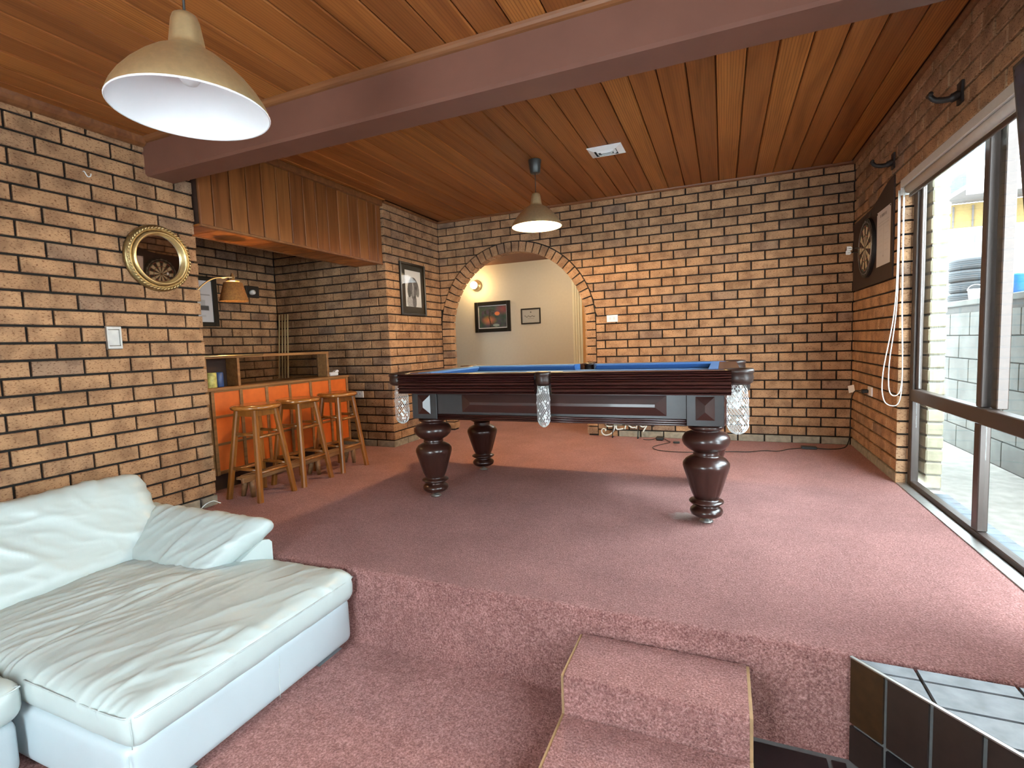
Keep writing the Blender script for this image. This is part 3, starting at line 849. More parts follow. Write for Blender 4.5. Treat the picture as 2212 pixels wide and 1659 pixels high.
for i in range(14):
    MB().box(xl - .1 + i * .45, xl - .06 + i * .45, YN2 - 1.47, YN2 - 1.43, zb_ + .51, zb_ + 1.1).obj('baluster', M['whitewall'], nb)
MB().box(xl - .2, xr, YN2 - 1.49, YN2 - 1.41, zb_ + 1.11, zb_ + 1.2).obj('handrail', M['whitewall'], nb)
MB().box(xl, xr, YN2 + .05, YN2 + .4, zb_ + .12, zb_ + 3.2).obj('upper_wall', M['bluegrey'], nb)
for i in range(5):
    MB().box(xl + 1.9, xr, YN2 - .02, YN2 + .04, zb_ + .5 + i * .55, zb_ + .68 + i * .55).obj('weatherboard', M['whitewall'], nb)
for px0, px1 in ((2092, 2122), (2152, 2198)):
    a, b_ = hx(px0, 500), hx(px1, 645)
    f_ = MB().box(a.x, b_.x, YN2 - .05, YN2 - .005, 1.25, a.z).obj('window_frame', M['whitewall'], nb)
    MB().box(a.x + .09, b_.x - .09, YN2 - .07, YN2 - .052, 1.32, a.z - .1).obj('pane', M['dglass2'], nb)
# stack of tyres and bucket on the higher ground
TP = hx(2092, 620, 5.6); ZT2 = hx(2088, 658, 5.6).z
struct(MB().box(1.6, 16, 4.3, 8.99, 1.001, ZT2).obj('ground_terrace', M['concrete']), 'raised concrete terrace carrying the tyres')
tprof = [(.19, -.07), (.23, -.088), (.29, -.092), (.318, -.075), (.322, -.03), (.322, .03), (.318, .075), (.29, .092), (.23, .088), (.19, .07), (.19, -.07)]
tz = 1.0
zt = [hx(2088, v, 5.6).z for v in (655, 636, 617, 599)]
for i in range(4):
    t_ = thing('car_tyre', ['bottom tyre of the black stack outside, on the ground', 'second tyre from the ground in the outside stack', 'third tyre from the ground in the outside stack', 'topmost black tyre of the stack outside the window'][i], 'tyre', (TP.x + [.0, .02, -.01, .0][i] + .05, 5.6, ZT2 + .096 + i * .187), 'tyres stacked outside')
    MB().lathe(tprof, 28, t_.location).obj('tread', M['tyre'], t_)
    for zz in (-.05, -.02, .01, .04):
        MB().lathe([(.321, zz), (.326, zz + .004), (.326, zz + .014), (.321, zz + .018)], 28, t_.location).obj('tread_rib', M['tyre'], t_)
BPk = hx(2101, 655, 5.1)
bk_ = thing('white_bucket', 'small white plastic bucket standing before the tyre stack', 'bucket', (BPk.x, 5.0, ZT2))
MB().lathe([(0, 0), (.075, 0), (.1, .2), (.106, .2), (.106, .215), (.096, .215), (.09, .19), (.07, .01), (0, .01)], 20, (BPk.x, 5.0, ZT2)).obj('body', M['white_p'], bk_)
MB().tube([(BPk.x + .105 * cos(a), 5.0, ZT2 + .2 + .09 * sin(a)) for a in [pi * i / 10 for i in range(11)]], .004, 6).obj('handle', M['white_p'], bk_)
q = hx(2203, 625, 5.6)
bd = thing('blue_drum', 'blue plastic tub at the right edge beyond the block wall', 'tub', (q.x + .15, 5.6, ZT2))
MB().lathe([(0, 0), (.25, 0), (.28, .42), (.295, .43), (.295, .46), (.27, .46), (.26, .05), (0, .05)], 24, (q.x + .15, 5.6, ZT2)).obj('body', M['blueplastic'], bd)
# weeds in the path
wd = thing('weed_clump', 'green weeds growing in the path by the window at right', 'plant', (0.42, -2.33, ZG))
rng = random.Random(3)
for i in range(46):
    a = rng.uniform(0, 2 * pi); rr = rng.uniform(0, .10); bx_, by_ = .42 + rr * cos(a), -2.33 + rr * 1.6 * sin(a)
    h = rng.uniform(.03, .09); dx, dy = rng.uniform(-.05, .05), rng.uniform(-.05, .05); w = rng.uniform(.008, .018)
    MB().add([(bx_ - w, by_, ZG), (bx_ + w, by_, ZG), (bx_ + dx * .6 + w * 1.3, by_ + dy * .6, ZG + h * .7), (bx_ + dx * .6 - w * 1.3, by_ + dy * .6 + .004, ZG + h * .7), (bx_ + dx, by_ + dy, ZG + h)],
             [(0, 1, 2, 3), (3, 2, 4)]).obj('leaf', M['weed'], wd)

# ================================================================== POOL TABLE
TX, TY = -2.0, -2.012
tb = thing('pool_table', 'dark mahogany pool table with blue cloth and white net pockets', 'pool table', (TX, TY, 0))
ZR = 0.842
def tb_box(nm, x0, x1, y0, y1, z0, z1, mat, c=.003, par=tb): return MB().cbox(TX + x0, TX + x1, TY + y0, TY + y1, z0, z1, c).obj(nm, M[mat], par)
tb_box('bed_cloth', -.93, .93, -.47, .47, .765, .800, 'felt')
# rails with reeded face
def rail_profile():
    p = [(0.035, ZR - .125)]                       # (out, z) 'out' measured from inner rail line to the outside
    base = .100
    edges = [(.717, .012), (.728, .016), (.752, .020), (.768, .018), (.790, .022), (.802, .020), (.815, .022), (.829, .024), (.838, .022)]
    for i in range(len(edges) - 1):
        z0, o0 = edges[i]; z1, o1 = edges[i + 1]
        for k in range(5):
            t_ = k / 4; bulge = sin(pi * t_)
            p.append((base - .014 + (o0 + o1) / 2 * .6 + .014 * bulge ** .6 - .006, z0 + (z1 - z0) * t_))
    p += [(base + .002, ZR), (.0, ZR), (0, ZR - .04), (.035, ZR - .06)]
    return p
RP = rail_profile()
def rail(a0, a1, side):
    """side: 'f','b' along x; 'l','r' along y"""
    if side == 'f': fn = lambda o, z, d: (TX + d, TY - .465 - o, z)
    if side == 'b': fn = lambda o, z, d: (TX + d, TY + .465 + o, z)
    if side == 'l': fn = lambda o, z, d: (TX - .925 - o, TY + d, z)
    if side == 'r': fn = lambda o, z, d: (TX + .925 + o, TY + d, z)
    r_ = MB().prism(RP, fn, a0, a1).obj('rail', M['maho'], tb)
    # cushion
    cp = [(-.055, ZR - .012), (-.05, ZR - .002), (-.001, ZR + .001), (-.001, ZR - .045), (-.035, ZR - .040)]
    ins = .035
    cu = MB()
    n = len(cp)
    vs = [fn(o, z, a0 + (ins if o < -.01 else 0.004)) for o, z in cp] + [fn(o, z, a1 - (ins if o < -.01 else 0.004)) for o, z in cp]
    cu.add(vs, [tuple(range(n))[::-1], tuple(range(n, 2 * n))] + [(i, (i + 1) % n, n + (i + 1) % n, n + i) for i in range(n)])
    cu.obj('cushion', M['felt'], r_)
for s in ('f', 'b'):
    rail(-.985, -.050, s); rail(.050, .985, s)
rail(-.42, .42, 'l'); rail(-.42, .42, 'r')
# cabinet / apron
for s, y0, y1 in ((-1, -.452, -.425), (1, .425, .452)):
    ap = tb_box('apron', -.768, .768, y0, y1, .575, .716, 'ebony')
    yo = y0 if s < 0 else y1
    # raised panel with bevelled edges
    a, b_, c_, d_ = -.585, .665, .592, .704
    yy = yo + s * .001; y2 = yo + s * .014
    vs = [(TX + a, TY + yy, c_), (TX + b_, TY + yy, c_), (TX + b_, TY + yy, d_), (TX + a, TY + yy, d_),
          (TX + a + .06, TY + y2, c_ + .048), (TX + b_ - .06, TY + y2, c_ + .048), (TX + b_ - .06, TY + y2, d_ - .048), (TX + a + .06, TY + y2, d_ - .048)]
    MB().add(vs, [(0, 1, 5, 4), (1, 2, 6, 5), (2, 3, 7, 6), (3, 0, 4, 7), (4, 5, 6, 7)]).obj('raised_panel', M['maho'], ap)
    for k in range(3):
        MB().tube([(TX - .768, TY + yo + s * .002, .546 + k * .012), (TX + .768, TY + yo + s * .002, .546 + k * .012)], .0065, 8).obj('reeding', M['maho'], ap)
    tb_box('lower_moulding', -.768, .768, min(y0, y1), max(y0, y1), .541, .574, 'ebony', par=ap)
for s in (-1, 1):
    ap = tb_box('apron', s * .86 - .0135, s * .86 + .0135, -.27, .27, .541, .716, 'ebony')
    xo = TX + s * (.86 + .0135)
    vs = [(xo + s * .001, TY - .22, .60), (xo + s * .001, TY + .22, .60), (xo + s * .001, TY + .22, .70), (xo + s * .001, TY - .22, .70),
          (xo + s * .013, TY - .17, .645), (xo + s * .013, TY + .17, .645), (xo + s * .013, TY + .17, .66), (xo + s * .013, TY - .17, .66)]
    MB().add(vs, [(0, 1, 5, 4), (1, 2, 6, 5), (2, 3, 7, 6), (3, 0, 4, 7), (4, 5, 6, 7)]).obj('raised_panel', M['maho'], ap)
tb_box('slate_frame', -.84, .84, -.424, .424, .66, .764, 'ebony')
# leg blocks and turned legs
lp = [(.0, .542), (.085, .542), (.092, .532), (.092, .522), (.078, .514), (.066, .508), (.074, .505), (.108, .492), (.122, .470), (.1235, .452), (.116, .432), (.096, .412), (.072, .398),
      (.062, .392), (.066, .384), (.066, .378), (.060, .372), (.078, .366), (.104, .352), (.119, .332), (.121, .318), (.117, .298), (.106, .262), (.092, .214), (.077, .166), (.064, .138),
      (.060, .134), (.074, .128), (.088, .121), (.090, .115), (.078, .106), (.058, .100), (.056, .094), (.068, .088), (.083, .074), (.086, .062), (.080, .048), (.062, .036), (.036, .030), (.0, .030)]
def fluted(seg=64):
    mb = MB(); n = seg
    for r, z in lp:
        for k in range(n):
            a = 2 * pi * k / n
            fl = 0
            if .14 < z < .31: fl = -.0045 * (1 if (k % 8) == 0 else 0) * min(1, (z - .14) / .03, (.31 - z) / .03)
            mb.v.append(((r + fl) * cos(a), (r + fl) * sin(a), z))
    for i in range(len(lp) - 1):
        for k in range(n):
            mb.f.append((i * n + k, i * n + (k + 1) % n, (i + 1) * n + (k + 1) % n, (i + 1) * n + k)); mb.sm.append(True); mb.mi.append(0)
    return mb.mesh('leg', M['maho_leg'])
leg_me = fluted()
foot_me = MB().lathe([(0, .03), (.012, .03), (.012, .018), (.034, .010), (.036, .002), (.0, .002)], 20).mesh('foot', M['silver'])
for sx in (-1, 1):
    for sy in (-1, 1):
        cx, cy = sx * .86, sy * .372
        bl = tb_box('leg_block', cx - .093, cx + .093, cy - .093, cy + .093, .5425, .714, 'ebony')
        for ax, sg in (('y', sy), ('x', sx)):
            w, z0, z1 = .047, .575, .700
            def pt(u_, z, o_):
                return (TX + cx + u_, TY + cy + sg * (.093 + o_), z) if ax == 'y' else (TX + cx + sg * (.093 + o_), TY + cy + u_, z)
            vs = [pt(-w, z0, .001), pt(w, z0, .001), pt(w, z1, .001), pt(-w, z1, .001), pt(0, z0 + .045, .018), pt(0, z1 - .045, .018)]
            MB().add(vs, [(0, 1, 4), (1, 2, 5, 4), (2, 3, 5), (3, 0, 4, 5)]).obj('pyramid_panel', M['maho'], bl)
        lg = link_obj('leg', leg_me, tb); lg.location = (TX + cx, TY + cy, 0)
        ft = bpy.data.objects.new('foot', foot_me); COL.objects.link(ft); ft.parent = lg
# pockets with nets
def net_mesh(r0, r1, length, flat, bulge=.012, mouth=(0, 0)):
    bm = bmesh.new(); n = 20; rows = 26
    grid = []
    for j in range(rows + 1):
        t_ = j / rows
        r = r0 + (r1 - r0) * t_ + bulge * sin(pi * min(1, t_ * 1.05)) 
        if t_ > .8: r *= sqrt(max(0.03, 1 - ((t_ - .8) / .2) ** 2))
        ring = []
        for k in range(n):
            a = 2 * pi * (k + (.5 if j % 2 else 0)) / n
            ring.append(bm.verts.new((r * cos(a) + mouth[0] * (1 - t_) ** 2, r * flat * sin(a) + mouth[1] * (1 - t_) ** 2, -length * t_)))
        grid.append(ring)
    faces = []
    for j in range(rows - 1):
        for k in range(n):
            if j % 2: q_ = (grid[j][k], grid[j + 1][(k + 1) % n], grid[j + 2][k], grid[j + 1][k])
            else: q_ = (grid[j][k], grid[j + 1][k], grid[j + 2][k], grid[j + 1][(k - 1) % n])
            if (j % 2 == 0): q_ = (grid[j][k], grid[j + 1][k], grid[j + 2][k], grid[j + 1][k - 1])
            else: q_ = (grid[j][k], grid[j + 1][(k + 1) % n], grid[j + 2][k], grid[j + 1][k])
            faces.append(bm.faces.new(q_))
    res = bmesh.ops.inset_individual(bm, faces=faces, thickness=.0031, depth=0)
    rr = random.Random(5)
    keep = [f for f in faces if rr.random() < .10]
    bmesh.ops.delete(bm, geom=[f for f in faces if f not in keep], context='FACES_ONLY')
    me = bpy.data.meshes.new('net'); bm.to_mesh(me); bm.free(); me.materials.append(M['net'])
    return me
for px, py, kind in ((-1.02, -.492, 'c'), (1.02, -.492, 'c'), (-1.02, .492, 'c'), (1.02, .492, 'c'), (0, -.552, 'm'), (0, .552, 'm')):
    R_ = .072 if kind == 'c' else .047
    pr_ = [(R_ * .62, ZR - .005), (R_ * .68, ZR + .004), (R_ * .92, ZR + .006), (R_, ZR - .004), (R_ * .98, ZR - .014), (R_ * .90, ZR - .02), (R_ * .96, ZR - .04), (R_ * .90, ZR - .062), (R_ * .7, ZR - .074),
           (R_ * .55, ZR - .072), (R_ * .58, ZR - .03), (R_ * .62, ZR - .005)]
    po = MB().lathe(pr_, 28, (TX + px, TY + py, 0)).obj('pocket', M['pleather'], tb)
    nm_ = net_mesh(.033, .036, .245, .55, .006) if kind == 'm' else net_mesh(.040, .050, .262, .6, .008)
    nt_ = link_obj('net', nm_, po); nt_.location = (TX + px * (1 if kind == 'm' else .995), TY + py * (1.015 if kind == 'm' else 1.0), ZR - .066)
    sol = nt_.modifiers.new('thickness', 'SOLIDIFY'); sol.thickness = .003
# small leather tab hanging from the right corner pocket
MB().prism([(0, 0), (.035, 0), (.038, -.035), (.03, -.06), (.024, -.045), (.016, -.075), (.006, -.04)], lambda a, b, d: (TX + 1.035 + a, TY - .50 + d, ZR - .05 + b), 0, .006).obj('leather_tab', M['pleather'], tb)

# table top wooden rest strip lying on the rail (brass plate)
bp = MB().cbox(TX - .11, TX + .11, TY - .545, TY - .515, ZR + .0005, ZR + .004, .001).obj('brass_plate', M['gilt_b'], tb)

# ================================================================== STOOLS, BENCH, BAR
st = thing('bar_stool', 'varnished pine bar stool nearest the left brick wall', 'stool', (0, 0, 0), 'three pine bar stools at the orange bar')
MB().lathe([(0, .655), (.11, .655), (.14, .657), (.158, .652), (.165, .643), (.163, .632), (.155, .624), (.10, .622), (0, .622)], 40).obj('seat', M['pine_x'], st)
def stool_leg(sx, sy):
    a = Vector((sx * .085, sy * .085, .622)); b_ = Vector((sx * .150, sy * .146, 0.0))
    w0, w1 = .0185, .0185
    d = (b_ - a).normalized(); mb = MB()
    ux = Vector((1, 0, 0)); uy = Vector((0, 1, 0))
    def ring(p, w):
        c = w * .55
        # square section with chamfered corners, turned 0 degrees
        return [p + ux * i + uy * j for i, j in ((-w, -c), (-c, -w), (c, -w), (w, -c), (w, c), (c, w), (-c, w), (-w, c))]
    vs = ring(a, w0) + ring(b_, w1)
    mb.add(vs, [(i, (i + 1) % 8, 8 + (i + 1) % 8, 8 + i) for i in range(8)] + [tuple(range(8))[::-1], tuple(range(8, 16))])
    return mb
for sx in (-1, 1):
    for sy in (-1, 1): stool_leg(sx, sy).obj('leg', M['pine'], st)
def lp_at(sx, sy, z): t_ = 1 - z / .622; return Vector((sx * (.085 + .065 * t_), sy * (.085 + .061 * t_), z))
for z1, z2 in ((.435, .455), (.195, .215)):
    for s in (-1, 1):
        MB().tube([lp_at(s, -1, z1), lp_at(s, 1, z1)], .011, 10).obj('rung', M['pine'], st)
        MB().tube([lp_at(-1, s, z2), lp_at(1, s, z2)], .011, 10).obj('rung', M['pine'], st)
for s in (-1, 1):
    MB().cbox(s * .085 - .009, s * .085 + .009, -.075, .075, .578, .621, .002).obj('seat_rail', M['pine'], st)
    MB().cbox(-.075, .075, s * .085 - .009, s * .085 + .009, .578, .621, .002).obj('seat_rail', M['pine'], st)
for i, (x, y, rz) in enumerate(((-4.10, -2.714, .0), (-4.10, -2.335, .03), (-4.10, -1.90, -.02))):
    o = st if i == 0 else copy_tree(st, (0, 0, 0))
    o.location = (x, y, 0); o.rotation_euler = (0, 0, rz)
    o['label'] = ['varnished pine bar stool nearest the left brick wall', 'varnished pine bar stool in the middle of the three', 'varnished pine bar stool furthest from the sofa, near the brick corner'][i]
# low slatted foot bench under the stools
fb = thing('foot_bench', 'low worn timber bench running behind the stool legs', 'bench', (-4.15, -2.2, 0))
MB().cbox(-4.128, -4.104, -2.86, -1.62, .118, .156, .004).obj('side_rail', M['benchwood'], fb)
MB().cbox(-4.208, -4.190, -2.80, -1.68, .118, .156, .004).obj('side_rail', M['benchwood'], fb)
for k in range(2):
    MB().cbox(-4.186 + k * .029, -4.162 + k * .029, -2.85, -1.63, .138, .156, .003).obj('slat', M['benchwood'], fb)
for yy in (-2.775, -2.15, -1.72):
    for xx, sx in ((-4.125, .012), (-4.185, -.04)):
        MB().tube([(xx, yy, .137), (xx + sx * .3, yy, .07), (xx + sx * .8, yy, 0.001)], [.021, .020, .015], 10).obj('leg', M['benchwood'], fb)

# bar counter
XBR = -4.47; ZT = .768
bar = thing('bar_counter', 'timber bar faced with bright orange square panels', 'bar', (XBR - .2, -2.05, 0))
MB().cbox(XBR - .40, XBR - .012, -2.80, -1.345, .125, .745, .003).obj('carcass', M['barwood'], bar)
MB().cbox(XBR - .38, XBR - .07, -2.78, -1.38, .0, .124, .002).obj('plinth', M['groove'], bar)
MB().cbox(XBR - .42, XBR + .012, -2.90, -1.325, .746, ZT, .003).obj('bar_top', M['barwood'], bar)
gy = [-2.765 + i * .2365 for i in range(7)]; gz = [.147, .352, .556, .745]
for i in range(6):
    for j in range(3):
        MB().cbox(XBR - .0115, XBR - .004, gy[i] + .001, gy[i + 1] - .001, gz[j] + .001, gz[j + 1] - .001, .001).obj('orange_panel', M['orange'], bar)
for i in range(7): MB().cbox(XBR - .0035, XBR + .006, gy[i] - .013, gy[i] + .013, .125, .745, .002).obj('upright_strip', M['barwood'], bar)
for j in range(4):
    for i in range(6):
        MB().cbox(XBR - .0035, XBR + .005, gy[i] + .0135, gy[i + 1] - .0135, gz[j] - .009, min(gz[j] + .009, .745), .002).obj('cross_strip', M['barwood'], bar)
# glazed hutch on the bar top
hu = thing('bar_hutch', 'low timber hutch with glass back standing on the bar', 'shelf', (XBR - .15, -2.15, ZT))
ZHU = 1.006
MB().cbox(XBR - .15, XBR - .01, -2.80, -1.555, ZHU - .022, ZHU, .003).obj('top_shelf', M['barwood'], hu)
for y in (-2.80, -2.53, -1.58):
    MB().cbox(XBR - .145, XBR - .015, y, y + .022, ZT + .0005, ZHU - .0225, .002).obj('divider', M['barwood'], hu)
MB().box(XBR - .142, XBR - .136, -2.777, -2.531, ZT + .001, ZHU - .023).obj('back_board', M['groove'], hu)
MB().box(XBR - .135, XBR - .130, -2.507, -1.581, ZT + .001, ZHU - .023).obj('glass_panel', M['smoke'], hu)
# brass strip along the shelf front
MB().tube([(XBR - .004, -2.80, ZHU - .004), (XBR - .004, -2.30, ZHU - .004)], .006, 8).obj('brass_strip', M['gilt_b'], hu)
# items in the hutch
o = MB().lathe([(0, 0), (.038, 0), (.040, .004), (.040, .108), (.037, .112), (0, .112)], 24, (XBR - .07, -2.715, ZT + .001)).obj('tin', M['tin']); tag(o, 'yellow-green patterned tin inside the left end of the hutch', 'tin')
o = MB().lathe([(0, 0), (.030, 0), (.032, .004), (.032, .105), (.027, .112), (0, .112)], 24, (XBR - .09, -2.635, ZT + .001)).obj('can', M['bluecan']); tag(o, 'dark blue can beside the yellow-green tin', 'can')
o = thing('paper_packet', 'small white packet lying on the right end of the bar top', 'packet', (XBR - .08, -1.44, ZT))
MB().cbox(XBR - .10, XBR - .06, -1.50, -1.385, ZT + .0005, ZT + .036, .006).obj('box', M['paper'], o)
MB().prism([(0, 0), (.05, 0), (.05, .012), (.03, .02), (0, .008)], lambda a, b, d: (XBR - .10 + d, -1.42 + a, ZT + .036 + b), 0, .03).obj('flap', M['paper'], o)
o = MB().lathe([(.0225 * sin(pi * i / 12), -.0225 * cos(pi * i / 12)) for i in range(13)], 20, (XBR - .07, -1.535, ZT + .0235)).obj('snooker_ball', M['red']); tag(o, 'dark red ball beside the white packet on the bar', 'ball')

# wall lamp over the bar
LX, LY, LZ = -4.375, -2.60, 1.40
wlp = thing('wall_lamp', 'brass arm lamp with brown fabric shade over the bar', 'lamp', (LX, LY, LZ))
sh = MB()
n = 30; sp_ = [(.098, 0), (.062, .135)]
MB().lathe([(.098, 0), (.0965, 0), (.0605, .135), (.062, .135), (.098, 0)], 36, (LX, LY, LZ)).obj('shade', M['lampshade'], wlp)
MB().lathe([(0, .143), (.044, .143), (.046, .147), (.044, .151), (.02, .154), (.014, .158), (.014, .19), (.008, .195), (.006, .205), (0, .207)], 24, (LX, LY, LZ)).obj('shade_cap', M['gilt_b'], wlp)
MB().tube(smoothpath([(LX + .01, LY + .012, LZ + .175), (LX - .005, LY - .06, LZ + .168), (LX - .01, LY - .16, LZ + .145), (LX - .012, LY - .26, LZ + .07), (LX - .012, LY - .33, LZ - .03), (LX - .012, YE - .001, LZ - .06)], 6), .0055, 10).obj('arm', M['brass'], wlp)
MB().lathe([(0, 0), (.05, 0), (.05, .012), (.02, .022), (0, .022)], 24, (LX - .012, YE + .002, LZ - .06), axis='y').obj('wall_plate', M['brass'], wlp)
MB().lathe([(.028 * sin(pi * i / 10), .05 - .034 * cos(pi * i / 10)) for i in range(11)], 16, (LX, LY, LZ)).obj('bulb', M['bulb_on'], wlp)
ld = bpy.data.lights.new('bar_lamp_light', 'POINT'); ld.energy = BARLAMP_W; ld.color = (1.0, 0.62, 0.28); ld.shadow_soft_size = .03
lo = bpy.data.objects.new('bar_lamp_light', ld); COL.objects.link(lo); lo.location = (LX, LY, LZ + .05); lo.parent = wlp; lo.matrix_parent_inverse = Matrix.Translation(-Vector((LX, LY, LZ)))

# framed poster in the alcove
def poster(u_, v):
    c = .62
    if .34 < v < .40 and .1 < u_ < .95 and abs(v - .36 - .03 * sin(u_ * 6)) < .012: c = .25
    if .46 < v < .60 and .12 < u_ < .9 and (int(u_ * 9) % 2 == 0): c = .45
    if .60 < v < .72 and .12 < u_ < .9: c = .06
    if .62 < v < .70 and .45 < u_ < .62: c = .5
    if .84 < v < .87 and .2 < u_ < .8: c = .5
    return (c, c * .97, c * 1.02)
pf = thing('framed_poster', 'black-framed pale poster on the alcove wall behind the bar lamp', 'picture', (XA + .02, -1.98, 1.52))
for y0, y1, z0, z1 in ((-2.23, -2.18, 1.29, 1.765), (-1.825, -1.775, 1.29, 1.765), (-2.18, -1.825, 1.29, 1.33), (-2.18, -1.825, 1.725, 1.765)):
    MB().cbox(XA + .002, XA + .028, y0, y1, z0, z1, .003).obj('frame', M['blackframe'], pf)
print_sheet('print', poster, (XA + .012, -2.18, 1.725), (0, .355, 0), (0, 0, -.395), 40, 44, pf)
# small unlit wall light on the alcove wall
wf_ = thing('alcove_wall_light', 'small dark wall fitting with white glass beside the bar lampshade', 'light fitting', (XA + .02, -1.36, 1.66))
MB().cbox(XA + .001, XA + .03, -1.45, -1.29, 1.60, 1.72, .004).obj('backplate', M['iron'], wf_)
MB().lathe([(0, 0), (.022, 0), (.026, .02), (.024, .05), (.012, .06), (0, .06)], 16, (XA + .03, -1.40, 1.65), axis='x').obj('glass', M['white_p'], wf_)
# cue sticks in the corner
for i, (x0, y0, dx) in enumerate(((-5.555, -1.10, .0), (-5.515, -1.10, .0), (-5.475, -1.10, .0), (-5.60, -1.10, .0))):
    o = MB().tube([(x0 + .04 - dx, y0 - .12, 0.0), (x0 + .02, y0 - .04, .75), (x0, y0 + .035, 1.43)], [.014, .011, .006], 10).obj('cue_stick', M['cue'])
    tag(o, ['leftmost but one pale cue leaning in the alcove corner', 'pale cue in the middle of the corner bunch', 'rightmost pale cue leaning in the alcove corner', 'leftmost pale cue leaning in the alcove corner'][i], 'cue', 'cues leaning in the alcove corner')

# ================================================================== SOFA
so = thing('corner_sofa', 'cream white leather chaise sofa in the near left corner', 'sofa', (-3.4, -4.3, ZL))
nz = mnoise.noise
def fold(q, sharp=1.0):
    """creased-leather height: ridged noise, 0 on flats, negative in the creases"""
    w = 1 - min(1, abs(nz(q)) * 3.2)
    return w * w
def wr_seat(p, nrm):
    if nrm.z < .3: return .002 * nz(Vector((p.x * 14, p.y * 14, p.z * 14)))
    q = Vector((p.x * 6.5 - p.y * 2.2, p.y * 1.7 + p.x * 1.0, 3.1))
    amp = .35 + .65 * max(0, min(1, .5 + 1.4 * nz(Vector((p.x * 2.1, p.y * 2.1, 9.3)))))
    w = fold(q) * .6 + fold(q * 2.1 + Vector((5, 3, 0))) * .5 + fold(q * 4.1 + Vector((1, 8, 2))) * .22
    seam = -.007 * math.exp(-((p.x + .045) / .007) ** 2) if seat_seam else 0
    return w * .016 * amp + .007 * nz(Vector((p.x * 3, p.y * 3, 1))) + seam
def wr_back(p, nrm):
    if nrm.x < .3: return .002 * nz(Vector((p.x * 12, p.y * 12, p.z * 12)))
    q = Vector((p.y * 3.0 + p.z * 4.2, p.z * 3.0 - p.y * 1.6, 7.0))
    w = fold(q) * .9 + fold(q * 2.0 + Vector((3, 1, 0))) * .45 + fold(q * 4.0 + Vector((7, 2, 0))) * .15
    return w * .017 * (.35 + .65 * max(0, min(1, .5 + 1.5 * nz(Vector((p.y * 1.8, p.z * 2.5, 4)))))) + .010 * nz(Vector((p.y * 2.2, p.z * 3, 2)))
def wr_arm(p, nrm):
    q = Vector((p.x * 7.5 - p.y * 3.5, p.y * 2.2 + p.x * .8, 11.0))
    return (fold(q) * .6 + fold(q * 2.2) * .4) * .012 + .004 * nz(Vector((p.x * 4, p.y * 4, 3)))
# chaise module
rbox((-3.39, -3.985, -.225), (1.50, .95, .21), .035, (26, 18, 4), wr=lambda p, n_: .0015 * nz(p * 6)).obj('chaise_base', M['leather_w'], so)
seat_seam = True
cs = rbox((-3.225, -3.978, -.0725), (1.21, .955, .13), .046, (150, 90, 2), puff=.030, puff_side=.007, wr=wr_seat).obj('chaise_cushion', M['leather'], so)
seat_seam = False
def pipe(nm, pts, r=.0042, par=so): MB().tube(smoothpath(pts, 5), r, 6).obj(nm, M['piping'], par)
zp = -.030
pipe('piping', [(-3.17, -4.458, zp), (-2.9, -4.460, zp), (-2.70, -4.458, zp), (-2.642, -4.444, zp), (-2.621, -4.38, zp), (-2.615, -4.0, zp), (-2.621, -3.55, zp), (-2.642, -3.512, zp)], .0028, cs)
pipe('seam', [(-2.634, -4.450, zp), (-2.626, -4.452, -.08), (-2.640, -4.446, -.125)], .0014, cs)
pipe('seam', [(-2.612, -3.945, -.14), (-2.612, -3.95, -.2), (-2.612, -3.955, -.30)], .0013, so)
pipe('seam', [(-2.648, -4.452, -.145), (-2.643, -4.456, -.2), (-2.646, -4.452, -.31)], .0012, so)
# main seat module beside it
rbox((-3.66, -5.30, -.24), (.98, 1.64, .19), .035, (14, 20, 4)).obj('seat_base', M['leather_w'], so)
s2 = rbox((-3.48, -5.285, -.0825), (.66, 1.63, .135), .046, (40, 80, 2), puff=.03, puff_side=.008, wr=wr_seat).obj('seat_cushion', M['leather'], so)
pipe('piping', [(-3.152, -6.0, -.040), (-3.150, -5.3, -.040), (-3.152, -4.55, -.040), (-3.175, -4.490, -.036)], .0035, s2)
# backrests
ang = radians(30)
Rb = Matrix.Rotation(-ang, 3, 'Y')
for y0, y1, k in ((-4.80, -3.545, 0), (-6.1, -4.815, 1)):
    rbox((-3.965, (y0 + y1) / 2, .145), (.20, y1 - y0, .50), .085, (4, 90, 46), wr=wr_back, rot=Rb).obj('backrest', M['leather'], so)
# armrest: support block and sloping pillow
def armfn(a, b, d):
    # right end slants back towards the seat
    x = d if d < -3.5 else d - .62 * (-3.505 - a)
    return (x, a, b)
poly = [(-3.505, -.12), (-3.505, .078), (-3.515, .092), (-3.54, .095), (-3.725, -.07), (-3.725, -.12)]
asup = MB().prism(poly, armfn, -4.0, -3.120)
asup.obj('arm_support', M['leather'], so)
L_ = .335
Ra = Matrix.Rotation(radians(40), 3, 'X')
def arm_shear(p):
    t_ = (p.y / L_ + .5)          # 0 inner/bottom, 1 outer/top
    fx = (p.x / .45)
    return Vector((p.x + (.095 * (t_ - .5) * 2 if fx > 0 else -.03) * abs(fx), p.y, p.z))
arm = rbox((-3.635, -3.622, .072), (.90, L_, .092), .043, (80, 34, 1), puff=.022, wr=wr_arm, rot=Ra, shear=arm_shear).obj('armrest', M['leather'], so)
# feet: chrome skids
for y in (-3.65, -4.33):
    MB().cbox(-2.68, -2.64, y - .07, y + .07, ZL + .001, ZL + .020, .003).obj('foot', M['chrome'], so)
for x, y in ((-4.0, -3.6), (-4.0, -6.0), (-3.3, -6.0)):
    MB().cbox(x - .03, x + .03, y - .05, y + .05, ZL + .001, ZL + .020, .003).obj('foot', M['chrome'], so)

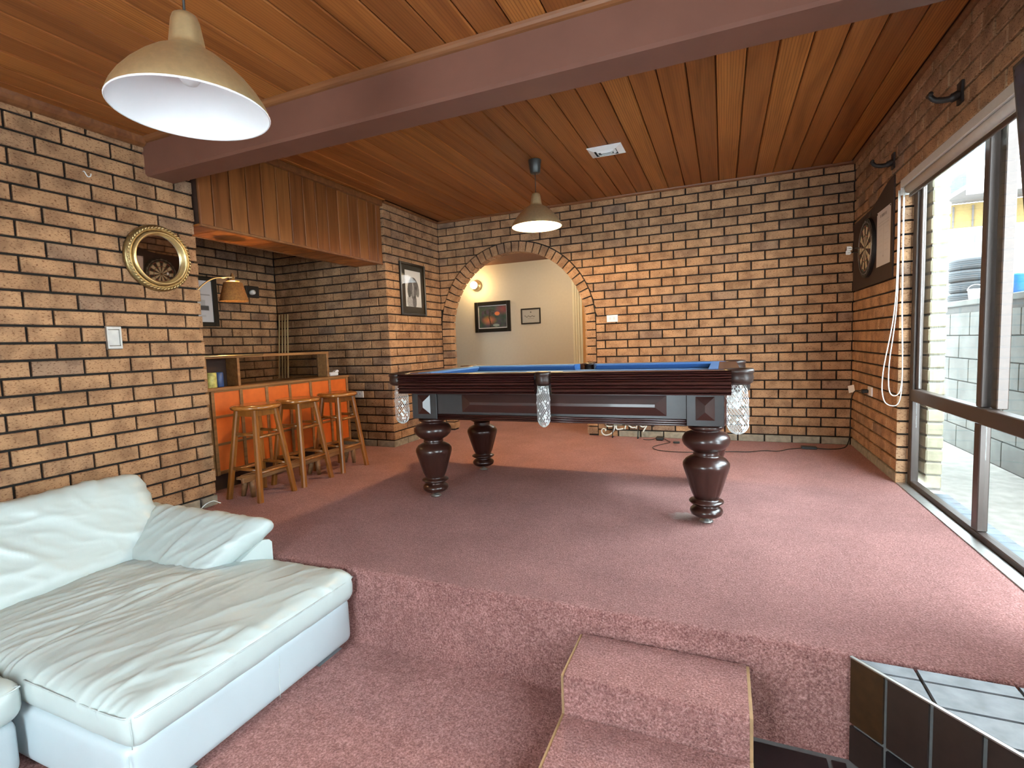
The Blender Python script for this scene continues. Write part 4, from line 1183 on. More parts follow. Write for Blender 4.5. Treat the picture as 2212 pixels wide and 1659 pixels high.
# ================================================================== STEPS
sx0, sx1 = -1.545, -.985
stp = thing('carpeted_steps', 'two small loose steps covered in pink carpet', 'steps', (-1.26, -3.8, ZL))
def steppoly(y0, y1, z0, z1, nose=.012):
    return [(y1, z0), (y1, z1)] + [(y0 + nose - nose * sin(a), z1 - nose + nose * cos(a)) for a in (0, .4, .8, 1.2, pi / 2)] + [(y0 + .004, z0)]
MB().prism(steppoly(-3.757, YN - .013, ZL + .002, -.093), lambda a, b, d: (d, a, b), sx0, sx1).obj('upper_step', M['carpet'], stp)
MB().prism(steppoly(-4.025, -3.7575, ZL + .002, -.226), lambda a, b, d: (d, a, b), sx0, sx1).obj('lower_step', M['carpet'], stp)
for x0, x1 in ((sx0 - .010, sx0 - .0005), (sx1 + .0005, sx1 + .010)):
    MB().prism([(YN - .014, ZL + .002), (YN - .014, -.096), (-3.752, -.096), (-3.752, -.229), (-4.02, -.229), (-4.02, ZL + .002)], lambda a, b, d: (d, a, b), x0, x1).obj('side_panel', M['step_side'], stp)

# ================================================================== HEARTH
he = thing('tiled_hearth', 'raised corner hearth of slate tiles with dark brown tiled front', 'hearth', (-.3, -3.9, ZL))
A0 = Vector((-.690, -3.494)); D0 = Vector((.683, -.730)).normalized()
E0 = A0 + D0 * 1.6
HB = [(A0.x, A0.y), (0.0, A0.y), (0.0, E0.y), (E0.x - .0, E0.y)] 
body = [(A0.x + .012, A0.y), (0.06, A0.y), (0.06, -4.25), (A0.x + .012 + .705, -4.25)]
body = [(A0.x + .014, A0.y - .001), (.004, A0.y - .001), (.004, A0.y - .001 - (.004 - A0.x - .014) * (.730 / .683))]
MB().prism(body, lambda a, b, d: (a, b, d), ZL + .002, -.016).obj('grout_bed', M['grout'], he)
# top tiles on a grid, clipped by the diagonal
def clip_half(poly, p, nrm):
    out = []
    for i in range(len(poly)):
        a, b_ = Vector(poly[i]), Vector(poly[(i + 1) % len(poly)])
        da_, db_ = (a - p).dot(nrm), (b_ - p).dot(nrm)
        if da_ >= 0: out.append(a)
        if da_ * db_ < 0: out.append(a + (b_ - a) * (da_ / (da_ - db_)))
    return [(q.x, q.y) for q in out]
nd = Vector((-D0.y, D0.x))     # towards the room corner (+x,+y)
if nd.x < 0: nd = -nd
for i in range(-1, 4):
    for j in range(0, 8):
        x0, x1 = -.525 + .235 * (i - 0) - .235 + .235 + .005, 0
        x0 = -.525 + .2335 * i + .005; x1 = -.525 + .2335 * (i + 1) - .005
        y1 = -3.553 + .1105 - .1105 * j - .004; y0 = y1 - .1105 + .009
        y1 = min(y1, A0.y - .003); x1 = min(x1, .004)
        if y1 - y0 < .01 or x1 - x0 < .01: continue
        pl_ = clip_half([(x0, y0), (x1, y0), (x1, y1), (x0, y1)], A0 + nd * .016, nd)
        if len(pl_) >= 3:
            ar = abs(sum(pl_[k][0] * pl_[(k + 1) % len(pl_)][1] - pl_[(k + 1) % len(pl_)][0] * pl_[k][1] for k in range(len(pl_)))) / 2
            if ar > .0003: MB().prism(pl_, lambda a, b, d: (a, b, d), -.0155, -.004).obj('top_tile', M['tile_top'], he)
# front tiles on the diagonal face
nout = -nd
s = 0.002; k = 0
while s < .95:
    e = s + (.098 if k == 0 else .107)
    for r_, (z0, z1) in enumerate(((-.218, -.006), (ZL + .004, -.230))):
        mt = 'tile_rust' if (k == 0 and r_ == 0) else ('tile_blk' if (k == 1 and r_ == 1) else 'tile_face')
        a = A0 + D0 * s; b_ = A0 + D0 * e
        vs = []
        for z in (z0, z1):
            for p_ in (a + nd * .010, b_ + nd * .010, b_ + nd * .001, a + nd * .001): vs.append((p_.x, p_.y, z))
        MB().add(vs, [(0, 1, 2, 3), (4, 7, 6, 5), (0, 4, 5, 1), (1, 5, 6, 2), (2, 6, 7, 3), (3, 7, 4, 0)]).obj('front_tile', M[mt], he)
    s = e + .012; k += 1
# metal-grey edging along the front
MB().prism([(A0.x, A0.y), (A0.x + D0.x * .95, A0.y + D0.y * .95), (A0.x + D0.x * .95 + nd.x * .010, A0.y + D0.y * .95 + nd.y * .010), (A0.x + nd.x * .010, A0.y + nd.y * .010)], lambda a, b, d: (a, b, d), -.0055, -.001).obj('edging', M['silver'], he)
# dark tiled strip of lower floor between the steps and the hearth
tf = struct(MB().box(-.968, .05, -5.0, YN - .006, ZL + .0005, ZL + .002).obj('floor_tiles', M['grout']), 'dark tiled strip of lower floor in front of the hearth')
for (x0, x1, y0, y1) in ((-.965, -.752, -3.735, -3.515), (-.740, -.70, -3.60, -3.515), (-.965, -.752, -3.965, -3.745), (-.740, -.52, -3.965, -3.745), (-.740, -.60, -3.735, -3.61)):
    MB().cbox(x0, x1, y0, y1, ZL + .0022, ZL + .008, .002).obj('tile', M['tile_blk'], tf)

# ================================================================== LAMPS
def pendant(name, label, x, y, zrim, zceil, lit, tilt=(0, 0)):
    t_ = thing(name, label, 'lamp', (x, y, zrim), 'pair of brass pendant lamps')
    outer = [(.2, 0), (.1985, .012), (.190, .032), (.174, .058), (.150, .088), (.118, .120), (.088, .145), (.064, .160), (.051, .168), (.0475, .175), (.046, .178), (.044, .19), (.036, .245), (.031, .258), (.024, .263), (.0, .264)]
    inner = [(.0, .250), (.030, .245), (.040, .185), (.045, .172), (.060, .156), (.085, .141), (.115, .117), (.147, .085), (.171, .056), (.187, .031), (.1962, .012), (.198, 0.0005)]
    R_ = Matrix.Translation(Vector((x, y, zrim))) @ Matrix.Rotation(tilt[0], 4, 'X') @ Matrix.Rotation(tilt[1], 4, 'Y')
    MB().lathe(outer, 56).xform(R_).obj('shade', M['brass'], t_)
    sh_ = MB().lathe(inner, 56).xform(R_).obj('shade_lining', M['white_enamel'], t_)
    MB().lathe([(.198, .0005), (.2005, -.002), (.2025, .001), (.2, .004)], 56).xform(R_).obj('rim', M['gilt_b'] if lit else M['white_enamel'], t_)
    MB().lathe([(.0, .02), (.018, .024), (.029, .04), (.031, .055), (.024, .078), (.014, .095), (.013, .12), (0, .12)], 24).xform(Matrix.Identity(4) @ R_ @ Matrix.Translation((0, 0, .0 if lit else .052))).obj('bulb', M['bulb_on' if lit else 'bulb_off'], t_)
    top = R_ @ Vector((0, 0, .262))
    MB().tube([top, (top.x, top.y, zceil - .002)], .0035, 8).obj('flex', M['iron'], t_)
    MB().lathe([(0, 0), (.036, 0), (.040, .004), (.052, .098), (.052, .102), (0, .102)], 28, (top.x, top.y, zceil - .1035)).obj('ceiling_cup', M['charcoal'], t_)
    if lit:
        l_ = bpy.data.lights.new(name + '_light', 'POINT'); l_.energy = PENDANT_W; l_.color = (1.0, 0.66, 0.30); l_.shadow_soft_size = .035
        lo_ = bpy.data.objects.new(name + '_light', l_); COL.objects.link(lo_); lo_.parent = t_; lo_.location = (0, 0, .012)
    return t_
pendant('pendant_lamp', 'unlit brass pendant lamp with white lining hanging near the viewer', -2.450, -4.235, 1.705, ZF, False)
pendant('pendant_lamp', 'small lit brass pendant lamp hanging above the pool table', -2.436, -1.353, 1.948, ZC, True)

# hall sconce
hs = thing('wall_sconce', 'round lit spotlight on the hallway wall', 'lamp', (-4.46, YH, 1.905))
MB().lathe([(0, 0), (.075, 0), (.078, -.008), (.078, -.03), (.07, -.038), (.052, -.038), (.052, -.075), (.045, -.08), (0, -.08)], 32, (-4.46, YH - .001, 1.905), axis='y').obj('base', M['brass'], hs)
MB().lathe([(0, -.150), (.03, -.145), (.05, -.125), (.055, -.10), (.045, -.081), (0, -.081)], 28, (-4.46, YH - .001, 1.905), axis='y').obj('bulb', M['bulb_on'], hs)
l_ = bpy.data.lights.new('sconce_light', 'POINT'); l_.energy = SCONCE_W; l_.color = (1.0, 0.70, 0.30); l_.shadow_soft_size = .05
lo_ = bpy.data.objects.new('sconce_light', l_); COL.objects.link(lo_); lo_.parent = hs; lo_.location = (0, -.19, 0)
# added fill lamp that brightens the hall, out of sight behind the arch
hc = thing('hall_fill_lamp', 'unseen round lamp bowl added to brighten the hallway behind the arch', 'lamp', (-3.0, .75, 2.19))
MB().lathe([(0, -.08), (.10, -.075), (.14, -.04), (.145, -.002), (0, -.002)], 28, (-3.0, .75, 2.19)).obj('bowl', M['bulb_on'], hc)
l_ = bpy.data.lights.new('hall_fill_light', 'POINT'); l_.energy = HALL_FILL_W; l_.color = (1.0, 0.74, 0.42); l_.shadow_soft_size = .1
lo_ = bpy.data.objects.new('hall_fill_light', l_); COL.objects.link(lo_); lo_.parent = hc; lo_.location = (0, 0, -.2)

# ================================================================== WALL THINGS
# round gilt mirror
MC = Vector((XL, -3.23, 1.606))
mi = thing('round_mirror', 'round gilt-framed mirror on the left brick wall', 'mirror', tuple(MC))
RM = Matrix.Translation(MC + Vector((.008, 0, 0))) @ Matrix.Rotation(radians(3.6), 4, 'Y')
def ml(prof, nm, mat, seg=64):
    return MB().lathe(prof, seg, (0, 0, 0), axis='x').xform(RM).obj(nm, M[mat], mi)
ml([(.195, .004), (.198, .012), (.192, .026), (.172, .034), (.160, .032), (.158, .004), (.195, .004)], 'outer_frame', 'gilt')
ml([(.159, .030), (.158, .042), (.150, .047), (.143, .042), (.141, .030), (.136, .026), (.134, .012), (.159, .012)], 'inner_ring', 'gilt_b')
ml([(0, .016), (.1345, .016)], 'mirror_glass', 'mirror')
bead = MB()
for i in range(56):
    a = 2 * pi * i / 56
    c_ = Vector((.033, .181 * cos(a), .181 * sin(a)))
    tdir = Vector((0, -sin(a + .5), cos(a + .5)))
    bead.tube([c_ - tdir * .011, c_, c_ + tdir * .011], [.002, .0062, .002], 6)
bead.xform(RM).obj('leaf_carving', M['gilt_b'], mi)
# steel light switch plate on left wall
sw = thing('dimmer_plate', 'rectangular steel switch plate on the left brick wall below the mirror', 'switch', (XL, -3.507, 1.128))
vs = []
yc, zc_, hy, hz_ = -3.507, 1.128, .040, .066
for o_, s_ in ((.001, 1.0), (.012, .93), (.012, .72), (.007, .68)):
    vs += [(XL + o_, yc - hy * s_, zc_ - hz_ * s_), (XL + o_, yc + hy * s_, zc_ - hz_ * s_), (XL + o_, yc + hy * s_, zc_ + hz_ * s_), (XL + o_, yc - hy * s_, zc_ + hz_ * s_)]
fs = [(b_ + i, b_ + (i + 1) % 4, b_ + 4 + (i + 1) % 4, b_ + 4 + i) for b_ in (0, 4, 8) for i in range(4)]
MB().add(vs, fs).obj('plate', M['silver'], sw)
MB().cbox(XL + .002, XL + .0075, yc - hy * .675, yc + hy * .675, zc_ - hz_ * .675, zc_ + hz_ * .675, .001).obj('rocker', M['silver'], sw)
# small white hook on left wall
o = MB().tube(smoothpath([(XL - .002, -3.575, 2.02), (XL + .010, -3.575, 2.02), (XL + .014, -3.57, 2.005), (XL + .012, -3.56, 1.995), (XL + .012, -3.548, 2.002), (XL + .012, -3.545, 2.015)], 5), .0028, 8).obj('wall_hook', M['white_p']); tag(o, 'tiny white hook on the brick wall under the beam end', 'hook')
# white cable at the foot of the left wall
o = MB().tube(smoothpath([(XL + .01, -3.10, .004), (XL + .015, -3.06, .03), (XL + .018, -3.01, .035), (XL + .016, -2.972, .012), (XL + .01, -2.955, .004)], 6), .0035, 8).obj('white_cable', M['cord']); tag(o, 'short white cable at the foot of the left brick wall', 'cable')

# dog picture on the side wall
def dog(u_, v):
    bgc = .60 - .03 * v
    def ell(cx, cy, rx, ry, rot=0):
        dx, dy = u_ - cx, (v - cy)
        c_, s_ = cos(rot), sin(rot)
        return ((dx * c_ + dy * s_) / rx) ** 2 + ((-dx * s_ + dy * c_) / ry) ** 2
    n_ = nz(Vector((u_ * 26, v * 40, 0))) * .5 + nz(Vector((u_ * 60, v * 80, 4))) * .4
    g_ = bgc
    if ell(.30, .86, .22, .20) < 1: g_ = .30 + .35 * n_                 # speckled chest
    if ell(.55, .84, .13, .20) < 1: g_ = .09 + .12 * n_
    if ell(.26, .52, .13, .23, .16) < 1: g_ = .03 + .05 * n_            # ears
    if ell(.75, .50, .12, .22, -.2) < 1: g_ = .13 + .10 * n_
    if ell(.50, .40, .29, .22) < 1: g_ = .05 + .07 * n_                 # head
    if ell(.52, .60, .17, .22) < 1: g_ = .07 + .09 * n_                 # muzzle
    if ell(.48, .38, .035, .20, -.10) < 1: g_ = .30 + .15 * n_          # pale blaze
    if ell(.47, .60, .05, .12, .05) < 1: g_ = .22 + .15 * n_
    if ell(.66, .47, .07, .05) < 1: g_ = .02
    if ell(.56, .73, .06, .035) < 1: g_ = .02
    g_ = max(.005, min(.75, g_))
    return (g_, g_ * .98, g_ * .93)
dp = thing('dog_portrait', 'black-framed black and white dog portrait on the short brick wall', 'picture', (XS + .01, -.59, 1.64))
y0, y1, z0, z1 = -.83, -.355, 1.36, 1.915
for a, b_, c_, d_ in ((y0, y0 + .022, z0, z1), (y1 - .022, y1, z0, z1), (y0 + .022, y1 - .022, z0, z0 + .022), (y0 + .022, y1 - .022, z1 - .022, z1)):
    MB().cbox(XS + .002, XS + .024, a, b_, c_, d_, .003).obj('frame', M['blackframe'], dp)
MB().box(XS + .004, XS + .008, y0 + .022, y1 - .022, z0 + .022, z1 - .022).obj('mount', M['mat_dark'], dp)
print_sheet('portrait', dog, (XS + .0095, -.735, 1.838), (0, .295, 0), (0, 0, -.385), 60, 80, dp)
MB().box(XS + .014, XS + .016, y0 + .022, y1 - .022, z0 + .022, z1 - .022).obj('picture_glass', M['dglass'], dp)

# hall pictures
def painting(u_, v):
    n1 = nz(Vector((u_ * 5, v * 5, 1))); n2 = nz(Vector((u_ * 11, v * 9, 5)))
    r_, g_, b_ = .05 + .04 * n1, .06 + .04 * n2, .06 + .03 * n1
    d1 = hypot((u_ - .36) * 1.1, (v - .66) * 1.4)
    if d1 < .34: k_ = 1 - d1 / .34; r_ += .42 * k_; g_ += .10 * k_
    d2 = hypot(u_ - .67, v - .36)
    if d2 < .09: r_, g_, b_ = .55, .16, .06
    d3 = hypot(u_ - .9, v - .15)
    if d3 < .3: r_ += .18 * (1 - d3 / .3)
    if abs(u_ - .40 - .02 * sin(v * 9)) < .018 and v > .3: r_, g_, b_ = .03, .015, .012
    if v < .42 and hypot((u_ - .40) * 1.0, (v - .28) * 1.6) < .22 and n2 > .0: r_, g_, b_ = .03, .03, .03
    if hypot((u_ - .62), (v - .9) * 2) < .12: r_, g_, b_ = .25, .30, .28
    return (max(.004, r_), max(.004, g_), max(.004, b_))
hp = thing('tree_painting', 'dark framed painting with a tree on the hallway wall, left of the small certificate', 'picture', (-4.22, YH, 1.42))
x0, x1, z0, z1 = -4.505, -3.925, 1.205, 1.655
for a, b_, c_, d_ in ((x0, x0 + .055, z0, z1), (x1 - .055, x1, z0, z1), (x0 + .055, x1 - .055, z0, z0 + .055), (x0 + .055, x1 - .055, z1 - .055, z1)):
    MB().cbox(a, b_, YH - .03, YH - .002, c_, d_, .004).obj('frame', M['blackframe'], hp)
MB().box(x0 + .055, x1 - .055, YH - .012, YH - .008, z0 + .055, z1 - .055).obj('mount', M['paper'], hp)
print_sheet('canvas', painting, (x0 + .067, YH - .0135, z1 - .067), (x1 - x0 - .134, 0, 0), (0, 0, -(z1 - z0 - .134)), 60, 46, hp)
def cert(u_, v):
    c = .40
    if hypot((u_ - .5) * 1.4, v - .2) < .05: c = .05
    if abs(v - .52 - .06 * sin(u_ * 30) * (1 - u_)) < .03 and .12 < u_ < .75: c = .12
    if .66 < v < .68 and .3 < u_ < .7: c = .25
    return (c, c * .96, c * .88)
ce = thing('certificate', 'small black-framed certificate on the hallway wall', 'picture', (-3.61, YH, 1.41))
x0, x1, z0, z1 = -3.76, -3.46, 1.295, 1.52
for a, b_, c_, d_ in ((x0, x0 + .018, z0, z1), (x1 - .018, x1, z0, z1), (x0 + .018, x1 - .018, z0, z0 + .018), (x0 + .018, x1 - .018, z1 - .018, z1)):
    MB().cbox(a, b_, YH - .02, YH - .002, c_, d_, .003).obj('frame', M['blackframe'], ce)
print_sheet('paper', cert, (x0 + .018, YH - .008, z1 - .018), (x1 - x0 - .036, 0, 0), (0, 0, -(z1 - z0 - .036)), 44, 34, ce)

# light switch on the back wall
def plate(name, label, cat, fn, w, h, parts):
    t_ = thing(name, label, cat, fn(0, 0, 0))
    poly = [(-w, -h), (w, -h), (w, h), (-w, h)]
    vs = [fn(a, b_, .0005) for a, b_ in poly] + [fn(a * .96, b_ * .96, .009) for a, b_ in poly]
    MB().add(vs, [(0, 1, 2, 3), (4, 7, 6, 5)] + [(i, (i + 1) % 4, 4 + (i + 1) % 4, 4 + i) for i in range(4)]).obj('plate', M['white_p'], t_)
    for a, b_, pw, ph in parts:
        vs = [fn(a + i * pw, b_ + j * ph, d) for d in (.0092, .013) for i, j in ((-1, -1), (1, -1), (1, 1), (-1, 1))]
        MB().add(vs, [(0, 1, 2, 3), (4, 7, 6, 5)] + [(i, (i + 1) % 4, 4 + (i + 1) % 4, 4 + i) for i in range(4)]).obj('switch', M['paper'], t_)
    return t_
plate('light_switch', 'white light switch plate on the back wall right of the arch', 'switch', lambda a, b_, d: (-2.115 + a, -d, 1.240 + b_), .058, .036, [(-.02, 0, .009, .014), (.02, 0, .009, .014)])
plate('power_outlet', 'white power point on alcove wall beside the far stool', 'outlet', lambda a, b_, d: (-4.575 + a, YB - d, .545 + b_), .055, .035, [(-.02, .008, .012, .012), (.02, .008, .012, .012)])
po = plate('power_outlet', 'white power point on the right wall near the back corner with black plug', 'outlet', lambda a, b_, d: (-d, -.635 + a, .548 + b_), .057, .036, [])
o = thing('power_plug', 'black plug pushed into the right wall power point with white tag', 'plug', (-.02, -.60, .545))
MB().cbox(-.055, -.0105, -.615, -.575, .53, .56, .006).obj('body', M['black'], o)
ppts = smoothpath([(-.05, -.595, .545), (-.085, -.55, .54), (-.09, -.47, .48), (-.075, -.36, .33), (-.06, -.27, .15), (-.06, -.20, .05), (-.09, -.19, .008), (-.2, -.26, .006), (-.30, -.24, .006)], 6)
MB().tube(ppts, .004, 8).obj('lead', M['black'], o)
MB().add([(-.075, -.50, .53), (-.10, -.415, .51), (-.105, -.395, .565), (-.08, -.475, .585), (-.0745, -.50, .531), (-.0995, -.415, .511), (-.1045, -.395, .566), (-.0795, -.475, .586)], [(0, 1, 2, 3), (7, 6, 5, 4), (0, 4, 5, 1), (1, 5, 6, 2), (2, 6, 7, 3), (3, 7, 4, 0)]).obj('tag', M['white_p'], o)
# glass knob on back wall near the corner
o = thing('silver_ball_hook', 'small silver ball on a stem fixed to the back wall beside the dartboard', 'hook', (-.05, -.03, 1.728))
MB().lathe([(.022 * sin(pi * i / 12), .022 * cos(pi * i / 12)) for i in range(13)], 20, (-.05, -.055, 1.728)).obj('ball', M['chrome'], o)
MB().lathe([(0, 0), (.018, 0), (.018, -.006), (.007, -.012), (.006, -.036), (0, -.036)], 16, (-.05, -.0005, 1.728), axis='y').obj('stem', M['chrome'], o)

# dartboard cabinet on right wall
db = thing('dart_backboard', 'dark stained backboard with shaped top on the right wall', 'board', (-.01, -.57, 1.62))
def topcurve(t_):
    y = t_
    base = 1.93
    return base
pts = [(-.04, 1.362), (-1.145, 1.362), (-1.145, 2.03)]
for i in range(13):
    t_ = i / 12; y = -1.145 + .62 * t_
    pts.append((y, 2.03 - .10 * (0.5 - .5 * cos(pi * t_))))
pts += [(-.04, 1.925)]
MB().prism(pts, lambda a, b_, d: (d, a, b_), -.011, -.002).obj('panel', M['dartwood'], db)
MB().cbox(-.015, -.0115, -.60, -.55, 1.885, 1.91, .001).obj('clip', M['iron'], db)
# dartboard
DC = Vector((-.0115, -.535, 1.652)); DR = .224
da_ = thing('dartboard', 'round black and cream dartboard on the dark backboard', 'dartboard', tuple(DC))
MB().lathe([(0, 0), (DR, 0), (DR, -.022), (0, -.022)], 60, tuple(DC), axis='x', smooth=False).obj('body', M['black'], da_)
seg = MB(); cols = []
rings = [(.010, .018), (.018, .098), (.098, .108), (.108, .162), (.162, .172)]
M['db_cream'] = plain('dart_cream', (0.50, 0.43, 0.31), .8); M['db_black'] = plain('dart_black', (.02, .018, .016), .8)
M['db_red'] = plain('dart_red', (.20, .03, .025), .8); M['db_green'] = plain('dart_green', (.03, .10, .045), .8)
for i in range(20):
    a0 = 2 * pi * (i - .5) / 20 + pi / 2; a1 = a0 + 2 * pi / 20
    for j, (r0, r1) in enumerate(rings):
        mi_ = {0: 3, 1: i % 2, 2: 2 + i % 2, 3: i % 2, 4: 2 + i % 2}[j]
        vs = [(DC.x - .0228, DC.y + r * cos(a), DC.z + r * sin(a)) for r, a in ((r0, a0), (r1, a0), (r1, (a0 + a1) / 2), (r1, a1), (r0, a1), (r0, (a0 + a1) / 2))]
        seg.add(vs, [(0, 1, 2, 3, 4, 5)], mi=mi_)
seg.add([(DC.x - .023, DC.y + .0105 * cos(2 * pi * k / 16), DC.z + .0105 * sin(2 * pi * k / 16)) for k in range(16)], [tuple(range(16))], mi=2)
seg.obj('playing_face', [M['db_black'], M['db_cream'], M['db_red'], M['db_green']], da_)
MB().tube([(DC.x - .025, DC.y + .198 * cos(2 * pi * k / 48), DC.z + .198 * sin(2 * pi * k / 48)) for k in range(49)], .0022, 6).obj('number_ring', M['silver'], da_)
MB().tube([(DC.x - .023, DC.y + .173 * cos(2 * pi * k / 48), DC.z + .173 * sin(2 * pi * k / 48)) for k in range(49)], .0012, 5).obj('wire', M['silver'], da_)
# numerals
order = [20, 1, 18, 4, 13, 6, 10, 15, 2, 17, 3, 19, 7, 16, 8, 11, 14, 9, 12, 5]
def text_mesh(s, size):
    cu = bpy.data.curves.new('t', 'FONT'); cu.body = s; cu.size = size; cu.align_x = 'CENTER'; cu.align_y = 'CENTER'; cu.extrude = .0006
    ob = bpy.data.objects.new('t', cu); COL.objects.link(ob)
    dg = bpy.context.evaluated_depsgraph_get(); me = bpy.data.meshes.new_from_object(ob.evaluated_get(dg))
    bpy.data.objects.remove(ob); bpy.data.curves.remove(cu); return me
num = MB()
for i, s in enumerate(order):
    a = pi / 2 - 2 * pi * i / 20           # clockwise seen from the front (viewer looks along +x: right is -y)
    me = text_mesh(str(s), .030)
    for_v = []
    for v in me.vertices:
        # text x -> viewer right (-y), text y -> z ; rotate so numerals stand radially
        ra = a - pi / 2
        tx, ty = v.co.x * cos(ra) - v.co.y * sin(ra), v.co.x * sin(ra) + v.co.y * cos(ra)
        px_, pz_ = .198 * cos(a) + tx, .198 * sin(a) + ty
        for_v.append((DC.x - .0245 - v.co.z, DC.y - px_, DC.z + pz_))
    num.add(for_v, [tuple(p_.vertices) for p_ in me.polygons])
num.obj('numerals', M['silver'], da_)
# darts in the board
for i, (dy, dz, ay) in enumerate(((.012, .008, .1), (.06, -.02, -.05))):
    o = thing('dart', ['steel dart with pale flight stuck near the bullseye', 'steel dart with pale flight stuck in the far side of the dartboard'][i], 'dart', (DC.x - .026, DC.y + dy, DC.z + dz), 'darts in the board')
    p0 = Vector((DC.x - .0235, DC.y + dy, DC.z + dz)); dr_ = Vector((-1, ay, .06)).normalized()
    MB().tube([p0, p0 + dr_ * .03], [.001, .0016], 6).obj('point', M['silver'], o)
    MB().tube([p0 + dr_ * .03, p0 + dr_ * .034, p0 + dr_ * .06, p0 + dr_ * .064], [.0016, .0035, .0035, .002], 8).obj('barrel', M['charcoal'], o)
    MB().tube([p0 + dr_ * .064, p0 + dr_ * .10], .002, 6).obj('shaft', M['black'], o)
    q = p0 + dr_ * .075
    for ax in (Vector((0, 1, 0)), Vector((0, 0, 1))):
        vs = [q, q + dr_ * .012 + ax * .016, q + dr_ * .04 + ax * .016, q + dr_ * .04 - ax * .016, q + dr_ * .012 - ax * .016]
        MB().add(vs, [(0, 1, 2, 3, 4)]).obj('flight', M['white_p'], o)
# score sheet
def sheet(u_, v):
    c = .55
    if .07 < v < .125 and .25 < u_ < .72 and (int(u_ * 40) % 3): c = .12
    if abs(u_ - .5) < .008 and v > .28 and v < .84: c = .40
    if .20 < v < .23 and .1 < u_ < .9 and (int(u_ * 50) % 4): c = .40
    if .26 < v < .275 and .1 < u_ < .9: c = .42
    if hypot(u_ - .5, (v - .83) * 1.2) < .025: c = .25
    for k_ in range(9):
        if abs(v - .33 - k_ * .06) < .006 and (.15 < u_ < .42 or .58 < u_ < .85): c = .50
    return (c, c * .96, c * .98)
ss = thing('score_sheet', 'white score sheet pinned right of the dartboard', 'paper', (-.012, -.93, 1.665))
print_sheet('sheet', sheet, (-.0115, -.765, 1.862), (0, -.33, 0), (0, 0, -.39), 50, 60, ss)
for y, z in ((-.775, 1.852), (-1.085, 1.852)):
    MB().lathe([(0, -.004), (.004, -.003), (.005, 0), (0, 0)], 10, (-.0117, y, z), axis='x').obj('pin', M['iron'], ss)

# iron curtain brackets
for i, (y, z) in enumerate(((-1.10, 2.13), (-2.13, 2.125))):
    t_ = thing('iron_bracket', ['dark iron curtain bracket on the right wall above the dartboard', 'dark iron curtain bracket on the right wall above the window'][i], 'bracket', (0, y, z), 'curtain brackets on the right wall')
    MB().prism([(-.028, -.05), (.028, -.05), (.022, .0), (.028, .05), (-.028, .05), (-.022, 0)], lambda a, b_, d: (d, y + a, z + b_), -.012, -.0015).obj('wall_plate', M['iron'], t_)
    MB().tube(smoothpath([(-.0125, y, z - .005), (-.04, y, z - .018), (-.075, y, z - .020), (-.105, y, z - .012), (-.122, y, z + .006), (-.125, y, z + .018)], 5), [.02] * 6 + [.014] * 8 + [.012] * 12, 10).obj('arm', M['iron'], t_)
    MB().tube([(-.125, y - .02, z + .014), (-.125, y + .02, z + .014)], .010, 10).obj('cup', M['iron'], t_)

# roller blind with cord loops
rb = thing('roller_blind', 'white roller blind rolled up at the window head', 'blind', (.02, -2.2, 1.93))
MB().tube([(.030, -3.30, 1.893), (.030, YW - .03, 1.893)], .028, 20).obj('roll', M['blind'], rb)
MB().cbox(-.012, .004, -3.30, YW - .015, 1.905, 1.955, .003).obj('pelmet', M['blind'], rb)
MB().cbox(.022, .034, -3.30, YW - .05, 1.835, 1.860, .003).obj('hem_bar', M['frame_alu'], rb)
MB().box(.0265, .0275, -3.30, YW - .05, 1.858, 1.90).obj('fabric', M['blind'], rb)
for yy in (YW - .0145, -3.305):
    MB().cbox(-.012, .055, yy, yy + .004, 1.86, 1.955, .002).obj('end_bracket', M['white_p'], rb)
for k, (x_, y_, zb_, w_) in enumerate(((-.02, YW - .04, .52, .040), (-.012, YW - .03, .585, .018))):
    pts = [(x_ - .004, y_ + w_ * .35, 1.89), (x_ - .006, y_ + w_ * .6, 1.2), (x_ - .02 - w_, y_ + w_, zb_ + .22), (x_ - .022 - w_ * .9, y_ + w_ * .6, zb_ + .04), (x_ - .01, y_, zb_), (x_ + .018, y_ - w_ * .6, zb_ + .05), (x_ + .022, y_ - w_, zb_ + .25), (x_ + .016, y_ - w_ * .6, 1.2), (x_ + .014, y_ - w_ * .35, 1.89)]
    MB().tube(smoothpath(pts, 7), .0034, 8).obj('cord_loop', M['cord'], rb)

# ceiling vent
ve = thing('ceiling_vent', 'white stepped air vent in the cedar ceiling', 'vent', (-1.875, -1.285, ZC))
vx0, vx1, vy0, vy1 = -2.005, -1.745, -1.395, -1.18
def frame_ring(x0, x1, y0, y1, w, z0, z1, drop):
    mb = MB()
    o_ = [(x0, y0), (x1, y0), (x1, y1), (x0, y1)]; i_ = [(x0 + w, y0 + w), (x1 - w, y0 + w), (x1 - w, y1 - w), (x0 + w, y1 - w)]
    vs = [(a, b_, z0) for a, b_ in o_] + [(a, b_, z1) for a, b_ in i_] + [(a, b_, z0 + .004) for a, b_ in o_] + [(a, b_, z1 + .004) for a, b_ in i_]
    fs = [(i, (i + 1) % 4, 4 + (i + 1) % 4, 4 + i) for i in range(4)] + [(8 + i, 12 + i, 12 + (i + 1) % 4, 8 + (i + 1) % 4) for i in range(4)] + [(i, 8 + i, 8 + (i + 1) % 4, (i + 1) % 4) for i in range(4)] + [(4 + i, 4 + (i + 1) % 4, 12 + (i + 1) % 4, 12 + i) for i in range(4)]
    return mb.add(vs, fs)
frame_ring(vx0, vx1, vy0, vy1, .045, ZC - .006, ZC - .022, 0).obj('outer_frame', M['white_p'], ve)
frame_ring(vx0 + .055, vx1 - .055, vy0 + .055, vy1 - .055, .018, ZC - .010, ZC - .026, 0).obj('louvre', M['white_p'], ve)
